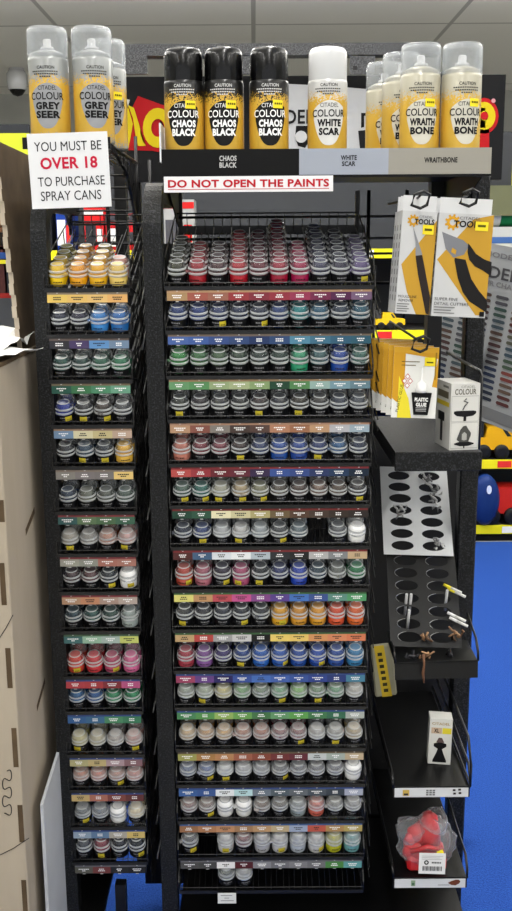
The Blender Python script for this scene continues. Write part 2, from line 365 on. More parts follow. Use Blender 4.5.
for rack, rows, zs, x0 in (('m', MAIN, ZM, MX0), ('l', LEFT, ZL, LX0)):
    for ri, row in enumerate(rows):
        for ci, e in enumerate(row):
            if e is None: continue
            c, fl = e[:6], e[6:]
            dep = 2
            if ri == 0: dep = (TOPDEPTH if rack == 'm' else LTOPDEPTH)[ci]
            if rack == 'm' and ri == 15: dep = 1
            for k in range(dep):
                x = x0+PITCH*(ci+.5) if rack == 'm' else x0+.0337*(ci+.5)
                s = .021+k*PITCH*.985
                if k: fl2 = fl.replace('y', '')
                else: fl2 = fl
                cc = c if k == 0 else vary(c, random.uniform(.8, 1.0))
                if rack == 'l' and ri == 0 and ci in (0,) and k >= 2: cc = '8a8028'
                if rack == 'l' and ri == 0 and ci == 2 and k >= 3: cc = '8a7420'
                if rack == 'l' and ri == 0 and ci == 3: cc = 'f0d070' if k == 0 else 'd8a090'
                if rack == 'm' and k and ri == 6 and ci == 7: continue
                pr = (0 if k == 0 else 1 if ri == 0 else 2 if rack == 'm' and ri in (1, 2, 5, 6, 4) else 3)
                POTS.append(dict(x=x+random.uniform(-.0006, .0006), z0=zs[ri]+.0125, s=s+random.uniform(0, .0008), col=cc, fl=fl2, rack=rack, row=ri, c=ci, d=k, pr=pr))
POTS.sort(key=lambda p: p['pr'])
HEAD, TAIL = POTS[:300], POTS[300:]
RK = {'m': 'wide', 'l': 'narrow'}
def lid_colour(p):
    c = hx(p['col']); bright = max(c[:3])
    if 'w' in p['fl']: return (.85, .85, .85, 1)
    milky = (p['rack'] == 'm' and p['row'] >= 10) or (p['rack'] == 'l' and p['row'] in (6, 11, 12, 13))
    if milky:
        return tuple(.6*v+.4*w for v, w in zip((.62, .62, .62), c[:3]))+(.40,)
    g = (.22, .235, .25)
    return tuple(.5*v+.62*w for v, w in zip(g, c[:3]))+(.30,)
for p in HEAD:
    pos = tray_pt(p['x'], p['z0'], p['s'], .0022)
    pl = 'top shelf' if p['row'] == 0 else ORD[p['row']]+' shelf'
    rk = RK[p['rack']]+' rack'
    if p['d'] == 0: lb = '%s paint pot, %s from left, front of %s, %s' % (cname(p['col']), ORD[p['c']], rk, pl)
    else: lb = '%s paint pot, %s back in %s lane, %s, %s' % (cname(p['col']), ORD[p['d']], ORD[p['c']], rk, pl)
    t = thing('paint_pot', pos, lb, 'paint pot', 'paint pots on the %s rack' % RK[p['rack']], (SL, 0, 0))
    t.rotation_euler = (SL, 0, 0)
    hs = TALL.get((p['rack'], p['row']), 1); t.scale = (1, 1, hs)
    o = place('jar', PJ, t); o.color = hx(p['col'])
    o = place('lid', PLID, t); o.color = lid_colour(p); o.rotation_euler.z = random.uniform(0, 6)
    if p['d'] == 0:
        lc = max(hx(p['col'])[:3])
        vivid = (p['row'] == 0 and p['rack'] == 'l') or (p['row'] in (0, 1, 2, 4, 7, 8, 9) and lc > .28) or (p['rack'] == 'm' and p['row'] in (13, 14) and lc > .3)
        a = random.uniform(-.3, .3)
        if 'w' not in p['fl']:
            place('label', PSLIM if vivid else PLAB, t).rotation_euler.z = a
        if 'y' in p['fl']: place('price_sticker', PST, t).rotation_euler.z = random.uniform(-.45, .75)
        tb = place('lid_tab', PTAB, t); tb.color = lid_colour(p)[:3]+(.45,); tb.rotation_euler.z = random.choice([-1.7, -1.2, 1.9, 2.6, -2.2, random.uniform(-3, 3)])
# remaining pots, hidden for the most part behind the front ones
st = MB()
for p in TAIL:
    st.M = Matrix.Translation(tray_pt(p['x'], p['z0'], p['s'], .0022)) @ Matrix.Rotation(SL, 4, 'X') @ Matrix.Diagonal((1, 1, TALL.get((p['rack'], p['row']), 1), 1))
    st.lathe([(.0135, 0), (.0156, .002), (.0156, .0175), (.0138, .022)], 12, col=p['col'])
    st.lathe([(.0105, .022), (.0105, .030), (.0076, .0355)], 10, col=p['col'])
    st.lathe([(.0163, .0206), (.0163, .0226), (.0154, .0262), (.0158, .0284), (.0130, .0335), (.0105, .0366), (.0086, .0392), (.0035, .0378), (.0008, .0377)], 14, caps=False, col=WHITE, mat=1)
tag(st.build('paint_pot', ['pot_paint_ink', 'pot_lid_plain']), 'shadowed second-row paint pots behind the front pots on both racks', 'paint pots', kind='stuff')
# ------------------------------------------------------------------ wire trays
def tray_mesh(W, n):
    w = MB(); D = .31; r = .0011; e = .004
    P = lambda x, s, t=0: (x, s*math.cos(SL)-t*math.sin(SL), s*math.sin(SL)+t*math.cos(SL))
    x0, x1 = -e, W+e
    # front bar, low fence, floor rods
    w.box((x0, -.0035, -.0045), (x1, .0005, .0020))
    for t, s in ((.0075, .001), ): w.tube([P(x0, s, t), P(x1, s, t)], .0009)
    for s in (.0, .06, .13, .20, .27, D): w.tube([P(x0, s, -.001), P(x1, s, -.001)], r)
    pw = W/n
    for k in range(n):
        for f in (.3, .7):
            w.tube([P(pw*(k+f), 0, .001), P(pw*(k+f), D, .001)], r*.8)
    for k in range(n+1):     # lane dividers with upright ends
        x = pw*k
        w.tube([P(x, .0, .0), P(x, .001, .010), P(x, .03, .012), P(x, D, .012), P(x, D, -.001)], r*.8)
    for x in (x0, x1):       # side frames
        w.tube([P(x, 0, 0), P(x, D, 0)], r*1.3); w.tube([P(x, .0, .0), P(x, .002, .020), P(x, .035, .040), P(x, D, .040), P(x, D, 0)], r*1.3)
        for s in (.07, .14, .21): w.tube([P(x, s, 0), P(x, s, .040)], r)
        w.tube([P(x, .01, -.001), (x, .19, -.028), (x, .28, -.020), P(x, D, 0)], r*1.3)
    for k in range(2*n+1): w.tube([P(pw*k/2, D, 0), P(pw*k/2, D, .040)], r*.8)
    w.tube([P(x0, D, .040), P(x1, D, .040)], r*1.3)
    return w.mesh('wire_basket', 'black_wire')
TM, TL = tray_mesh(.344, 10), tray_mesh(.1348, 4)
def mute(c):
    c = hx(c); g = .3*c[0]+.5*c[1]+.2*c[2]; return tuple(.78*v*.9+.22*g for v in c[:3])+(1,)
def price_strip(tr, W, n, band, cells, tilt):
    h = MB(); h.box((-.001, -.0020, -.0225), (W+.001, .0010, -.0042)); ho = h.build('strip_holder', 'black_metal', tr)
    c = MB(); cw = W/n; rr = random.Random(W*100+len(cells)+int(band, 16))
    bc = hx(band); y = -.0024
    c.rect(0, -.0085, W, -.0048, y, mute(band))
    for k, cc in enumerate(cells):
        c.rect(k*cw, -.0218, (k+1)*cw, -.0085, y, mute(cc))
        L = max(hx(cc)[:3]); ink = hx('2a2a2a') if L > .55 else hx('f4f4f4')
        for j, zz in enumerate((-.0132, -.0166)):
            m = rr.randint(3, 6) if j == 0 else rr.randint(2, 4)
            ww = .0027; xs = k*cw+cw/2-m*ww*1.25/2
            for i in range(m): c.rect(xs+i*ww*1.25, zz-.0009, xs+i*ww*1.25+ww, zz+.0010, y-.0002, ink)
        c.rect(k*cw+cw*.46, -.0064, k*cw+cw*.54, -.0056, y-.0002, hx('e0e0e0'))
        c.rect(k*cw+cw*.42, -.0240, k*cw+cw*.58, -.0226, y+.0004, hx('b8b8b8'))
    c.build('name_cards', 'print', ho)
for i, z in enumerate(ZM):
    t = thing('wire_tray', (MX0, 0, z+.0125), '%s wire tray of the wide paint rack%s' % (topo(i) if i < 15 else 'bottom', ', nearly empty' if i == 15 else ', holding ten lanes of pots'), 'tray', 'wire trays of the wide rack')
    place('wire_basket', TM, t)
    if i < 15: price_strip(t, .344, 10, MSTRIP[i][0], MSTRIP[i][1].split(), 0)
for i, z in enumerate(ZL):
    t = thing('wire_tray', (LX0, 0, z+.0125), '%s wire tray of the narrow paint rack, holding four lanes of pots' % topo(i), 'tray', 'wire trays of the narrow rack')
    place('wire_basket', TL, t); price_strip(t, .1348, 4, LSTRIP[i][0], LSTRIP[i][1].split(), 0)
# little price card under the bottom tray
c = MB(); c.box((-.0175, -.001, -.011), (.0175, 0, .011), col=hx('dcdedc'))
for j, (a, b) in enumerate(((-.012, .010), (-.005, .004), (-.012, .013))): c.rect(a, .0055-j*.0055, b, .007-j*.0055, -.0013, hx('8a8c90'))
p = U(227, 898, -.012); c.build('c', 'print', None, p).name = 'price_card'
tag(bpy.data.objects['price_card'], 'small white price card hanging under the bottom tray', 'price card')
# ------------------------------------------------------------------ rack frames
def post(name, parent, x0, x1, y, zt, R=.085, d=.034, mat='hammered'):
    # square tube with its top bent backwards
    m = MB(); sec = []
    path = [(y, 0.02), (y, zt-R)]
    for k in range(1, 9):
        a = PI/2*k/8; path.append((y+R-R*math.cos(a), zt-R+R*math.sin(a)))
    path.append((y+.34, zt))
    prev = None
    for i, (py, pz) in enumerate(path):
        a = 0 if i < 2 else (PI/2*(i-1)/8 if i < 10 else PI/2)
        ny, nz = math.cos(a), -math.sin(a)   # inward normal
        ring = [m.pt((x0, py, pz)), m.pt((x1, py, pz)), m.pt((x1, py+ny*d, pz+nz*d)), m.pt((x0, py+ny*d, pz+nz*d))]
        if prev:
            for k in range(4): m.idx((prev[k], prev[(k+1) % 4], ring[(k+1) % 4], ring[k]), BLACK, 0, False)
        prev = ring
    m.idx(prev, BLACK, 0, False)
    return m.build(name, mat, parent)
zpost = U(156, 182, .05).z
fr = thing('display_rack', (0, 0, 0), 'black hammered-metal frame carrying the wide paint rack and the shelves right of it', 'rack')
post('upright_post', fr, -.1855, -.1555, .0, zpost)
m = MB(); m.box((.3995, .205, .0), (.4355, .241, 1.62), bev=.003); m.build('upright_post', 'hammered', fr)
def ub(px0, py0, px1, py1, Y, d, nm, mat='hammered_grey', holes=()):
    a = U(px0, py1, Y); b_ = U(px1, py0, Y); m = MB(); m.box((a.x, Y, a.z), (b_.x, Y+d, b_.z))
    for hxp in holes: q_ = U(hxp, (py0+py1)/2+3, Y); m.box((q_.x-.004, Y-.001, q_.z-.004), (q_.x+.004, Y+.001, q_.z+.004), mat=1)
    m.build(nm, [mat, 'plain_black'], fr)
ub(122, 42, 440, 56, .45, .04, 'top_beam')
ub(122, 56, 147, 74, .44, .01, 'beam_bracket'); ub(215, 56, 262, 74, .44, .01, 'beam_bracket'); ub(350, 56, 375, 74, .44, .01, 'beam_bracket', holes=(355, 368))
m = MB(); m.box((-.285, .40, .05), (-.262, .44, 1.83)); m.build('rear_upright', 'plain_black', fr)
m = MB(); m.box((.36, .40, .65), (.39, .44, 1.83)); m.build('rear_upright', 'plain_black', fr)
m = MB(); m.box((-.215, .36, .33), (.225, .372, 1.50)); m.box((-.262, .36, .05), (.225, .372, .33)); m.box((.225, .38, .05), (.350, .392, 1.12)); m.box((.350, .38, .33), (.448, .392, 1.12)); m.build('added_dark_panel', 'plain_black', fr)  # black sheets added to darken the gaps behind trays and holes
m = MB(); m.box((-.155, -.02, .03), (.40, .42, .10), bev=.004); m.box((-.155, .0, .10), (.40, .36, .215)); m.build('base_deck', 'tray_black', fr)
m = MB()
for x in (-.148, .205):
    m.box((x-.004, .345, .10), (x+.004, .36, 1.60))
for z in (1.478, 1.508, 1.55): m.tube([(-.15, .335, z), (.37, .335, z)], .0028, 6)
for k in range(14): m.tube([(-.14+.0265*k, .338, 1.47), (-.14+.0265*k, .338, 1.51)], .0012, 5)
m.tube([(.225, .33, 1.35), (.225, .33, 1.60)], .004, 6); m.tube([(.30, .33, 1.35), (.30, .33, 1.60)], .004, 6)
m.tube([(.225, .33, 1.42), (.38, .33, 1.42)], .003, 6)
m.box((-.15, .34, 1.518), (.22, .35, 1.534)); m.build('rear_wires', 'black_wire', fr)
# side ladder right of the wide trays (wire loops)
m = MB()
for k in range(17):
    z = 1.40-.067*k
    m.tube([(.212, .01, z), (.212, .30, z+.085)], .0012, 4); m.tube([(.212, .01, z-.02), (.212, .30, z+.065)], .0012, 4)
m.tube([(.212, .10, .3), (.212, .10, 1.46)], .0028, 6); m.tube([(.212, .25, .3), (.212, .25, 1.50)], .0028, 6)
m.build('side_ladder', 'black_wire', fr)
fl = thing('display_rack', (0, 0, 0), 'black hammered-metal frame carrying the narrow paint rack at left', 'rack')
z2 = U(45, 190, .05).z
post('upright_post', fl, -.373, -.3465, .0, z2)
m = MB()
for k in range(16):
    z = 1.40-.072*k
    for xx in (-.206, -.2005):
        m.tube([(xx, .012, z), (xx, .30, z+.088)], .0012, 4); m.tube([(xx, .012, z-.022), (xx, .30, z+.066)], .0012, 4)
        m.tube([(xx, .012, z), (xx, .012, z-.022)], .0012, 4)
m.tube([(-.203, .10, .3), (-.203, .10, 1.46)], .003, 6); m.tube([(-.203, .24, .3), (-.203, .24, 1.52)], .003, 6)
m.build('side_ladder', 'black_wire', fl)
m = MB()
for z in ZL:  # pale tubes stand in for light glinting on the black wires
    m = MB(); m.tube([(-.1935, .075, z+.012), (-.1985, .055, z-.018)], .0016, 6); m.build('wire_glint', 'glint_silver', fl)
    m = MB(); m.tube([(-.1895, .12, z-.012), (-.1945, .10, z-.045)], .0012, 6); m.build('wire_glint', 'glint_silver', fl)
m = MB(); m.box((-.445, .345, .27), (-.222, .352, 1.43)); m.build('added_dark_panel', 'plain_black', fl)  # black sheet added to keep gaps in the narrow rack dark
m = MB()
for z in (1.50, 1.538): m.tube([(-.36, .335, z), (-.19, .335, z)], .0028, 6)
m.tube([(-.29, .335, 1.44), (-.29, .335, 1.66)], .004, 6); m.tube([(-.205, .335, 1.44), (-.205, .335, 1.66)], .004, 6)
for k in range(11): m.tube([(-.35+.015*k, .338, 1.45), (-.35+.015*k, .338, 1.50)], .0011, 5)
m.build('rear_wires', 'black_wire', fl)
m = MB(); m.box((-.375, -.02, .0), (-.19, .14, .06)); m.box((-.375, .0, .225), (-.30, .34, .235)); m.box((-.275, .0, .0), (-.255, .02, .30)); m.box((-.375, .0, .19), (-.19, .008, .20)); m.build('base_deck', 'tray_black', fl)
# ------------------------------------------------------------------ spray shelf (wide)
sh = thing('spray_can_shelf', (0, 0, 1.63), 'wide black shelf holding spray cans above the wide paint rack', 'shelf')
m = MB(); m.box((-.153, -.012, 0), (.386, .006, .019)); m.box((-.150, -.010, -.026), (.384, -.004, .019)); m.box((-.150, .0, -.011), (.384, .41, -.008)); m.build('front_lip', 'black_metal', sh)
m = MB()
for s in range(12): m.tube([(-.148, .01+.033*s, 0-.002), (.384, .01+.033*s, -.002)], .0016, 5)
for k in range(41): m.tube([(-.148+.0133*k, .0, -.005), (-.148+.0133*k, .40, -.005)], .0014, 4)
m.build('wire_floor', 'black_wire', sh)
for x in (-.151, .3855):
    m = MB(); pr = [(.0, 0), (.40, 0), (.40, -.10), (.34, -.10), (.03, -.016)]
    A_ = [m.pt((x-.0012, y, z)) for y, z in pr]; B_ = [m.pt((x+.0012, y, z)) for y, z in pr]
    m.idx(A_, BLACK, 0, False); m.idx(B_[::-1], BLACK, 0, False)
    for k in range(5): m.idx((A_[k], A_[(k+1) % 5], B_[(k+1) % 5], B_[k]), BLACK, 0, False)
    m.build('end_bracket', 'black_metal', sh)
m = MB()
m.box((.300-.303+.076, -.0128, -.022), (.218, -.0112, .019), col=hx('9aa0ac')); 
m.box((.218, -.0128, -.022), (.385, -.0112, .019), col=hx('96938a'))
m.box((-.150, -.0125, -.022), (.073, -.0112, .019), col=hx('070708'))
m.text('CHAOS', -.0425, .0045, .028, .0085, -.0131, hx('b8b8b8'), .03); m.text('BLACK', -.0425, -.006, .028, .0085, -.0131, hx('b8b8b8'), .03)
m.text('WHITE', .1535, .0045, .026, .0075, -.0131, BLACK, .03); m.text('SCAR', .1535, -.005, .022, .0075, -.0131, BLACK, .03)
m.text('WRAITHBONE', .303, .0, .054, .0085, -.0131, BLACK, .03)
m.build('name_cards', 'print', sh)
m = MB(); m.box((-.153, -.014, -.001), (-.1505, .35, .06), col=hx('d8dade')); m.build('white_divider', 'print', sh)
# sign
s_ = MB(); w = .275/2; s_.box((-w, -.0006, -.0125), (w, .0006, .0125), col=hx('dfdfe2'))
s_.text('DO NOT OPEN THE PAINTS', 0, .001, .262, .0125, -.0010, hx('b01222'), .035); s_.rect(-.131, -.0085, .131, -.0075, -.0010, hx('b01222'))
p = U(248.5, 184, -.018); o = s_.build('warning_sign', 'print', None, p, (math.radians(-4), math.radians(-.1), 0))
tag(o, 'long white paper strip reading DO NOT OPEN THE PAINTS in red', 'sign')
# left shelf
sh = thing('spray_can_shelf', (0, 0, 1.657), 'small black wire shelf holding grey spray cans above the narrow rack', 'shelf')
zt = 0
m = MB(); m.box((-.375, -.012, -.006), (-.233, -.006, .012)); m.box((-.372, -.010, -.002), (-.236, .02, .0)); m.build('front_lip', 'black_metal', sh)
m = MB()
for s in range(11): m.tube([(-.372, .012+.034*s, 0), (-.235, .012+.034*s, 0)], .0018, 5)
for k in range(12): m.tube([(-.370+.0123*k, .0, -.003), (-.370+.0123*k, .38, -.003)], .0014, 4)
m.build('wire_floor', 'black_wire', sh)
m = MB()
for x in (-.370, -.234):
    m.tube([(x, .0, .0), (x, .20, -.03), (x, .36, -.125)], .0035, 6); m.tube([(x, .0, 0), (x, .38, 0)], .003, 6); m.tube([(x, .36, .05), (x, .36, -.14)], .0035, 6)
    for k in range(6): m.tube([(x, .06+.055*k, 0), (x, .06+.055*k, -.006-.018*k)], .002, 5)
for k in range(5): m.tube([(-.370, .2+.035*k, -.034-.02*k), (-.234, .2+.035*k, -.034-.02*k)], .002, 5)
m.build('side_bracket', 'black_wire', sh)
s_ = MB(); w = .0645; h = .0585; s_.box((-w, -.0008, -h), (w, .0008, h), col=hx('dcdde0'))
s_.text('YOU MUST BE', 0, .038, .108, .0145, -.0012, hx('1c1c20'), 0); s_.text('OVER 18', .0, .012, .092, .0185, -.0012, hx('c01a3c'), .03)
s_.text('TO PURCHASE', .002, -.0165, .108, .0145, -.0012, hx('1c1c20'), 0); s_.text('SPRAY CANS', .0, -.0390, .098, .0150, -.0012, hx('1c1c20'), 0)
p = U(69.5, 170.5, -.025); o = s_.build('warning_sign', 'print', None, p, (0, math.radians(-1.6), 0))
tag(o, 'square white placard saying you must be over 18 to purchase spray cans', 'sign')
# ------------------------------------------------------------------ spray cans
CR = .0325
def can_parts(kind):
    dz = .008 if kind in ('grey', 'bone') else 0
    b = MB(); b.lathe([(.0290, 0), (.0322, .002), (.0325, .006), (.0325, .122+dz), (.0318, .126+dz), (.0300, .128+dz), (.0296, .131+dz), (.0288, .133+dz), (.018, .138+dz), (.010, .140+dz)], 32)
    body = b.mesh('can_body', {'black': 'can_black', 'white': 'can_white', 'grey': 'can_grey', 'bone': 'can_bone'}[kind])
    c = MB()
    if kind in ('black', 'white'):
        c.lathe([(.0310, .124), (.0314, .126), (.0312, .166), (.0300, .172), (.0265, .1765), (.020, .178)], 32, caps=True)
        cap = c.mesh('cap', 'black_gloss' if kind == 'black' else 'white_plastic'); noz = None
    else:
        c.lathe([(.0318, .133), (.0326, .136), (.0327, .172), (.0318, .178), (.0288, .181), (.010, .182), (.002, .182)], 32, caps=False)
        c.lathe([(.0312, .134), (.0312, .172), (.029, .178), (.002, .1795)], 32, caps=False)
        cap = c.mesh('cap', 'clear_cap')
        n = MB(); n.lathe([(.012, .146), (.011, .152), (.0065, .154), (.0065, .163), (.005, .165)], 16); noz = n.mesh('nozzle', 'white_plastic')
    tx = {'black': ('CHAOS', 'BLACK'), 'white': ('WHITE', 'SCAR'), 'grey': ('GREY', 'SEER'), 'bone': ('WRAITH', 'BONE')}[kind]
    shc = {'black': '141414', 'white': 'd2d2d0', 'grey': '96989b', 'bone': 'ccc9bc'}[kind]; ink = hx('efefef') if kind == 'black' else hx('101012')
    R = CR+.0002
    fn = lambda p: ((R-p[1])*math.sin(p[0]/R), -(R-p[1])*math.cos(p[0]/R), p[2])
    l = MB(); l.fn = fn
    prof = []
    for k in range(25):
        x = -.026+.052*k/24; u = x/.026
        hi = .094-.010*abs(u)**2.2-(.004 if u < 0 else 0)*abs(u); lo = .024+.040*abs(u)**2.6
        prof.append((x, min(lo, hi-.001), hi))
    l.cols2d(prof, -.0001, shc)
    lab = None
    l.text('CITADEL', .001, .0865, .030, .0065, -.0006, ink, 0); l.text('COLOUR', 0, .0740, .056, .0115, -.0008, ink, .012)
    l.text(tx[0], .001, .0590, .040 if len(tx[0]) < 6 else .042, .0115, -.0006, ink, .05); l.text(tx[1], .001, .0455, .040 if kind != 'white' else .034, .0115, -.0006, ink, .05)
    ic2 = hx('c8c8c8') if kind == 'black' else hx('3a3a3a')
    l.text('CAUTION', 0, .1175, .028, .0050, -.0006, ic2, .02)
    for j, zz in enumerate((.1115, .1075, .1035)):
        ww = (.046, .040, .020)[j]; n = int(ww/.0036)
        for i in range(n): l.rect(-ww/2+i*.0036, zz-.0009, -ww/2+i*.0036+.0027, zz+.0009, -.0006, ic2)
    lab = l.mesh('shield_label', 'print')
    y = MB(); y.fn = lambda p: ((R+.0012-p[1])*math.sin(p[0]/R), -(R+.0012-p[1])*math.cos(p[0]/R), p[2])
    y.rect(.004, .082, .021, .0945, 0, YEL, seg=5)
    for i in range(4): y.rect(.0065+i*.0034, .0875, .009+i*.0034, .0905, -.0004, hx('5a5410'))
    stk = y.mesh('price_sticker', 'print')
    return body, cap, noz, lab, stk
CANS = {k: can_parts(k) for k in ('black', 'white', 'grey', 'bone')}
def can(kind, x, y, z, rz, label, sticker=False, group='spray cans on the wide shelf'):
    body, cap, noz, lab, stk = CANS[kind]
    t = thing('spray_can', (x, y, z), label, 'spray can', group, (0, 0, rz))
    place('can_body', body, t); place('cap', cap, t); place('shield_label', lab, t)
    if noz: place('nozzle', noz, t)
    if sticker: place('price_sticker', stk, t)
ZS = 1.6305
def canx(px, y, z): # lateral position from the photo at that depth
    return U(px, 100, y).x
can('black', canx(184, .025, 0), .025, ZS, .0, 'yellow spray can with black cap, leftmost of three on the wide shelf', True)
can('black', canx(224, .025, 0), .025, ZS, .0, 'yellow spray can with black cap, middle of the three on the wide shelf', True)
can('black', canx(269, .025, 0), .025, ZS, .05, 'yellow spray can with black cap, rightmost of three beside the white-capped can', True)
can('white', canx(327.5, .025, 0), .025, ZS, .0, 'yellow and white spray can with solid white cap, alone in its lane')
can('bone', canx(420, .02, 0), .02, ZS, -.02, 'bone spray can with clear cap, left of the front pair at shelf end', True)
can('bone', canx(461, .02, 0), .02, ZS, .12, 'bone spray can with clear cap, front right corner of the wide shelf', True)
can('bone', canx(401, .10, 0), .10, ZS, .2, 'bone spray can, half hidden directly behind the front bone pair')
can('bone', canx(384, .19, 0), .19, ZS, .3, 'bone spray can furthest back at left of the bone-coloured cans')
can('grey', canx(49.5, .025, 0)+.001, .022, 1.659, .05, 'grey spray can with clear cap, front left above the age placard', False, 'grey spray cans on the small shelf')
can('grey', canx(94, .025, 0), .022, 1.659, .28, 'grey spray can with clear cap, front right above the age placard', False, 'grey spray cans on the small shelf')
can('grey', canx(106, .10, 0), .125, 1.659, .3, 'grey spray can standing behind the front right grey can', True, 'grey spray cans on the small shelf')
# ------------------------------------------------------------------ right-hand unit
def loop_hook(name, p, label):
    h = thing(name, p, label, 'hook', 'black peg hooks'); m = MB()
    m.tube([(0, .36, .012), (0, .0, .008), (0, -.028, .012)], .0022, 6)
    m.build('prong', 'black_wire', h); m = MB()
    m.tube([(-.014, -.024, -.004), (-.010, -.026, .012), (.004, -.028, .017), (.014, -.028, .012), (.010, -.026, -.004), (.0, -.024, -.009)], .0028, 6, closed=True)
    m.build('ticket_loop', 'black_wire', h)
def box_print(kind):
    m = MB()
    if kind == 'knife':
        W, H = .056, .187; y = -.0002
        m.box((-W/2, 0, 0), (W/2, .020, H*.87), col=hx('c4c5c6')); m.box((-W/2+.001, .008, H*.87), (W/2-.001, .0095, H), col=hx('d0d1d2'))
        m.poly([(-W/2+.001, .0), (W/2, 0), (W/2, H*.80), (-W/2+.004, H*.42), (-W/2+.018, .03)], y, hx('bd9232'))
        m.poly([(-W/2, 0), (-W/2+.034, 0), (-W/2+.004, .06), (-W/2, .06)], y*2, hx('c8c9ca'))
        m.poly([(-.004+.004, .100), (.009, .094), (.0275, .028), (.0275, .0), (.022, .002), (.004, .065), (-.002, .092)], y*3, hx('2c2422'))
        m.poly([(-.002, .093), (.009, .095), (.002, .112), (-.010, .139), (-.004, .115)], y*4, hx('8a8c90'))
        gear(m, -.010, H*.79, .0085, y*3, hx('d09a28')); m.text('TOOLS', .008, H*.785, .032, .0085, y*5, BLACK, .03); m.text('CITADEL', .010, H*.825, .022, .0038, y*5, hx('5a5a5a'))
        m.rect(.006, H*.68, .024, H*.76, y*6, YEL); m.rect(.009, H*.71, .021, H*.73, y*7, hx('5a5410'))
        m.text('MOULDLINE', -.010, .028, .030, .0042, y*5, hx('2a2a2a')); m.text('REMOVER', -.012, .0215, .024, .0042, y*5, hx('2a2a2a'))
        for j in range(4): m.rect(-.026, .015-j*.0038, -.026+.020-.003*(j % 2), .0165-j*.0038, y*5, hx('707070'))
    else:
        W, H = .0885, .188; y = -.0002
        m.box((-W/2, 0, 0), (W/2, .022, H*.87), col=hx('c4c5c6')); m.box((-W/2+.002, .009, H*.87), (W/2-.002, .0105, H), col=hx('d0d1d2'))
        m.poly([(-W/2+.002, H*.48), (.012, H*.83), (W/2, H*.87), (W/2, .012), (W/2-.010, .004), (W/2-.016, .004)], y, hx('bd9232'))
        m.poly([(-.038, .134), (-.030, .108), (-.016, .094), (.001, .100), (.008, .114), (-.002, .122)], y*2, hx('7a7c82'))
        m.poly([(-.012, .106), (-.019, .110), (-.021, .103), (-.013, .099)], y*3, hx('bd9232'))
        m.cols2d([(-.014, .090, .094), (-.006, .062, .093), (.004, .040, .092), (.016, .026, .062), (.030, .018, .044), (.044, .010, .030), (.046, .010, .024)], y*4, hx('1c1a1a'))
        m.cols2d([(.006, .104, .118), (.010, .092, .114), (.020, .082, .102), (.034, .076, .094), (.047, .068, .090)], y*4, hx('1c1a1a'))
        gear(m, -.022, H*.795, .011, y*3, hx('d09a28')); m.text('TOOLS', .003, H*.785, .046, .0105, y*5, BLACK, .03); m.text('CITADEL', .006, H*.833, .034, .0045, y*5, hx('5a5a5a'))
        m.rect(.015, H*.735, .036, H*.81, y*6, YEL); m.rect(.019, H*.765, .032, H*.785, y*7, hx('5a5410'))
        m.text('SUPER FINE', -.022, .028, .038, .0048, y*5, hx('2a2a2a')); m.text('DETAIL CUTTERS', -.013, .0205, .056, .0048, y*5, hx('2a2a2a'))
        for j in range(3): m.rect(-.041, .014-j*.0045, -.041+.034-.006*(j % 2), .0155-j*.0045, y*5, hx('707070'))
        m.rect(W/2-.010, .002, W/2-.002, .010, y*6, BLACK)
    # side prints
    for j in range(9): m.face([(-W/2-.0002, .006, .02+j*.014), (-W/2-.0002, .012, .02+j*.014), (-W/2-.0002, .012, .029+j*.014), (-W/2-.0002, .006, .029+j*.014)][::-1], hx('5a5a5c'))
    return m
def gear(m, cx, cz, r, y, col):
    n = 9
    for k in range(n):
        a = 2*PI*k/n; c0, s0 = math.cos(a), math.sin(a); t = r*.16
        m.poly([(cx+c0*r*.7-s0*t, cz+s0*r*.7+c0*t), (cx+c0*r*.7+s0*t, cz+s0*r*.7-c0*t), (cx+c0*r*1.15+s0*t, cz+s0*r*1.15-c0*t), (cx+c0*r*1.15-s0*t, cz+s0*r*1.15+c0*t)], y, col)
    for k in range(20):
        a = 2*PI*k/20; b_ = 2*PI*(k+1)/20
        m.poly([(cx+r*.45*math.cos(a), cz+r*.45*math.sin(a)), (cx+r*.85*math.cos(a), cz+r*.85*math.sin(a)), (cx+r*.85*math.cos(b_), cz+r*.85*math.sin(b_)), (cx+r*.45*math.cos(b_), cz+r*.45*math.sin(b_))], y, col)
KM, CM = box_print('knife').mesh('carton', 'print'), box_print('cutter').mesh('carton', 'print')
pk = U(412, 314, -.06); pc = U(458, 317, -.06)
for k in range(3):
    o = place('hanging_carton', KM, None, (pk.x-.001*k, -.06+.023*k, pk.z-.0005*k), (0, math.radians(3.2), math.radians(3)))
    tag(o, ('narrow yellow carton picturing a dark knife-like scraper, foremost on its hook' if k == 0 else 'narrow scraper carton, %s behind the foremost on the same hook' % ORD[k-1]), 'carton', 'scraper cartons on the left hook')
    o = place('hanging_carton', CM, None, (pc.x-.001*k, -.06+.025*k, pc.z-.0005*k), (0, math.radians(3.0), math.radians(3)))
    tag(o, ('wide yellow carton picturing black-handled cutters, foremost on its hook' if k == 0 else 'wide cutters carton, %s behind the foremost on the same hook' % ORD[k-1]), 'carton', 'cutters cartons on the right hook')
h1 = U(418, 203, -.06); loop_hook('peg_hook', h1, 'black looped peg hook carrying the narrow scraper cartons')
h2 = U(466, 201, -.06); loop_hook('peg_hook', h2, 'black looped peg hook carrying the wide cutters cartons')
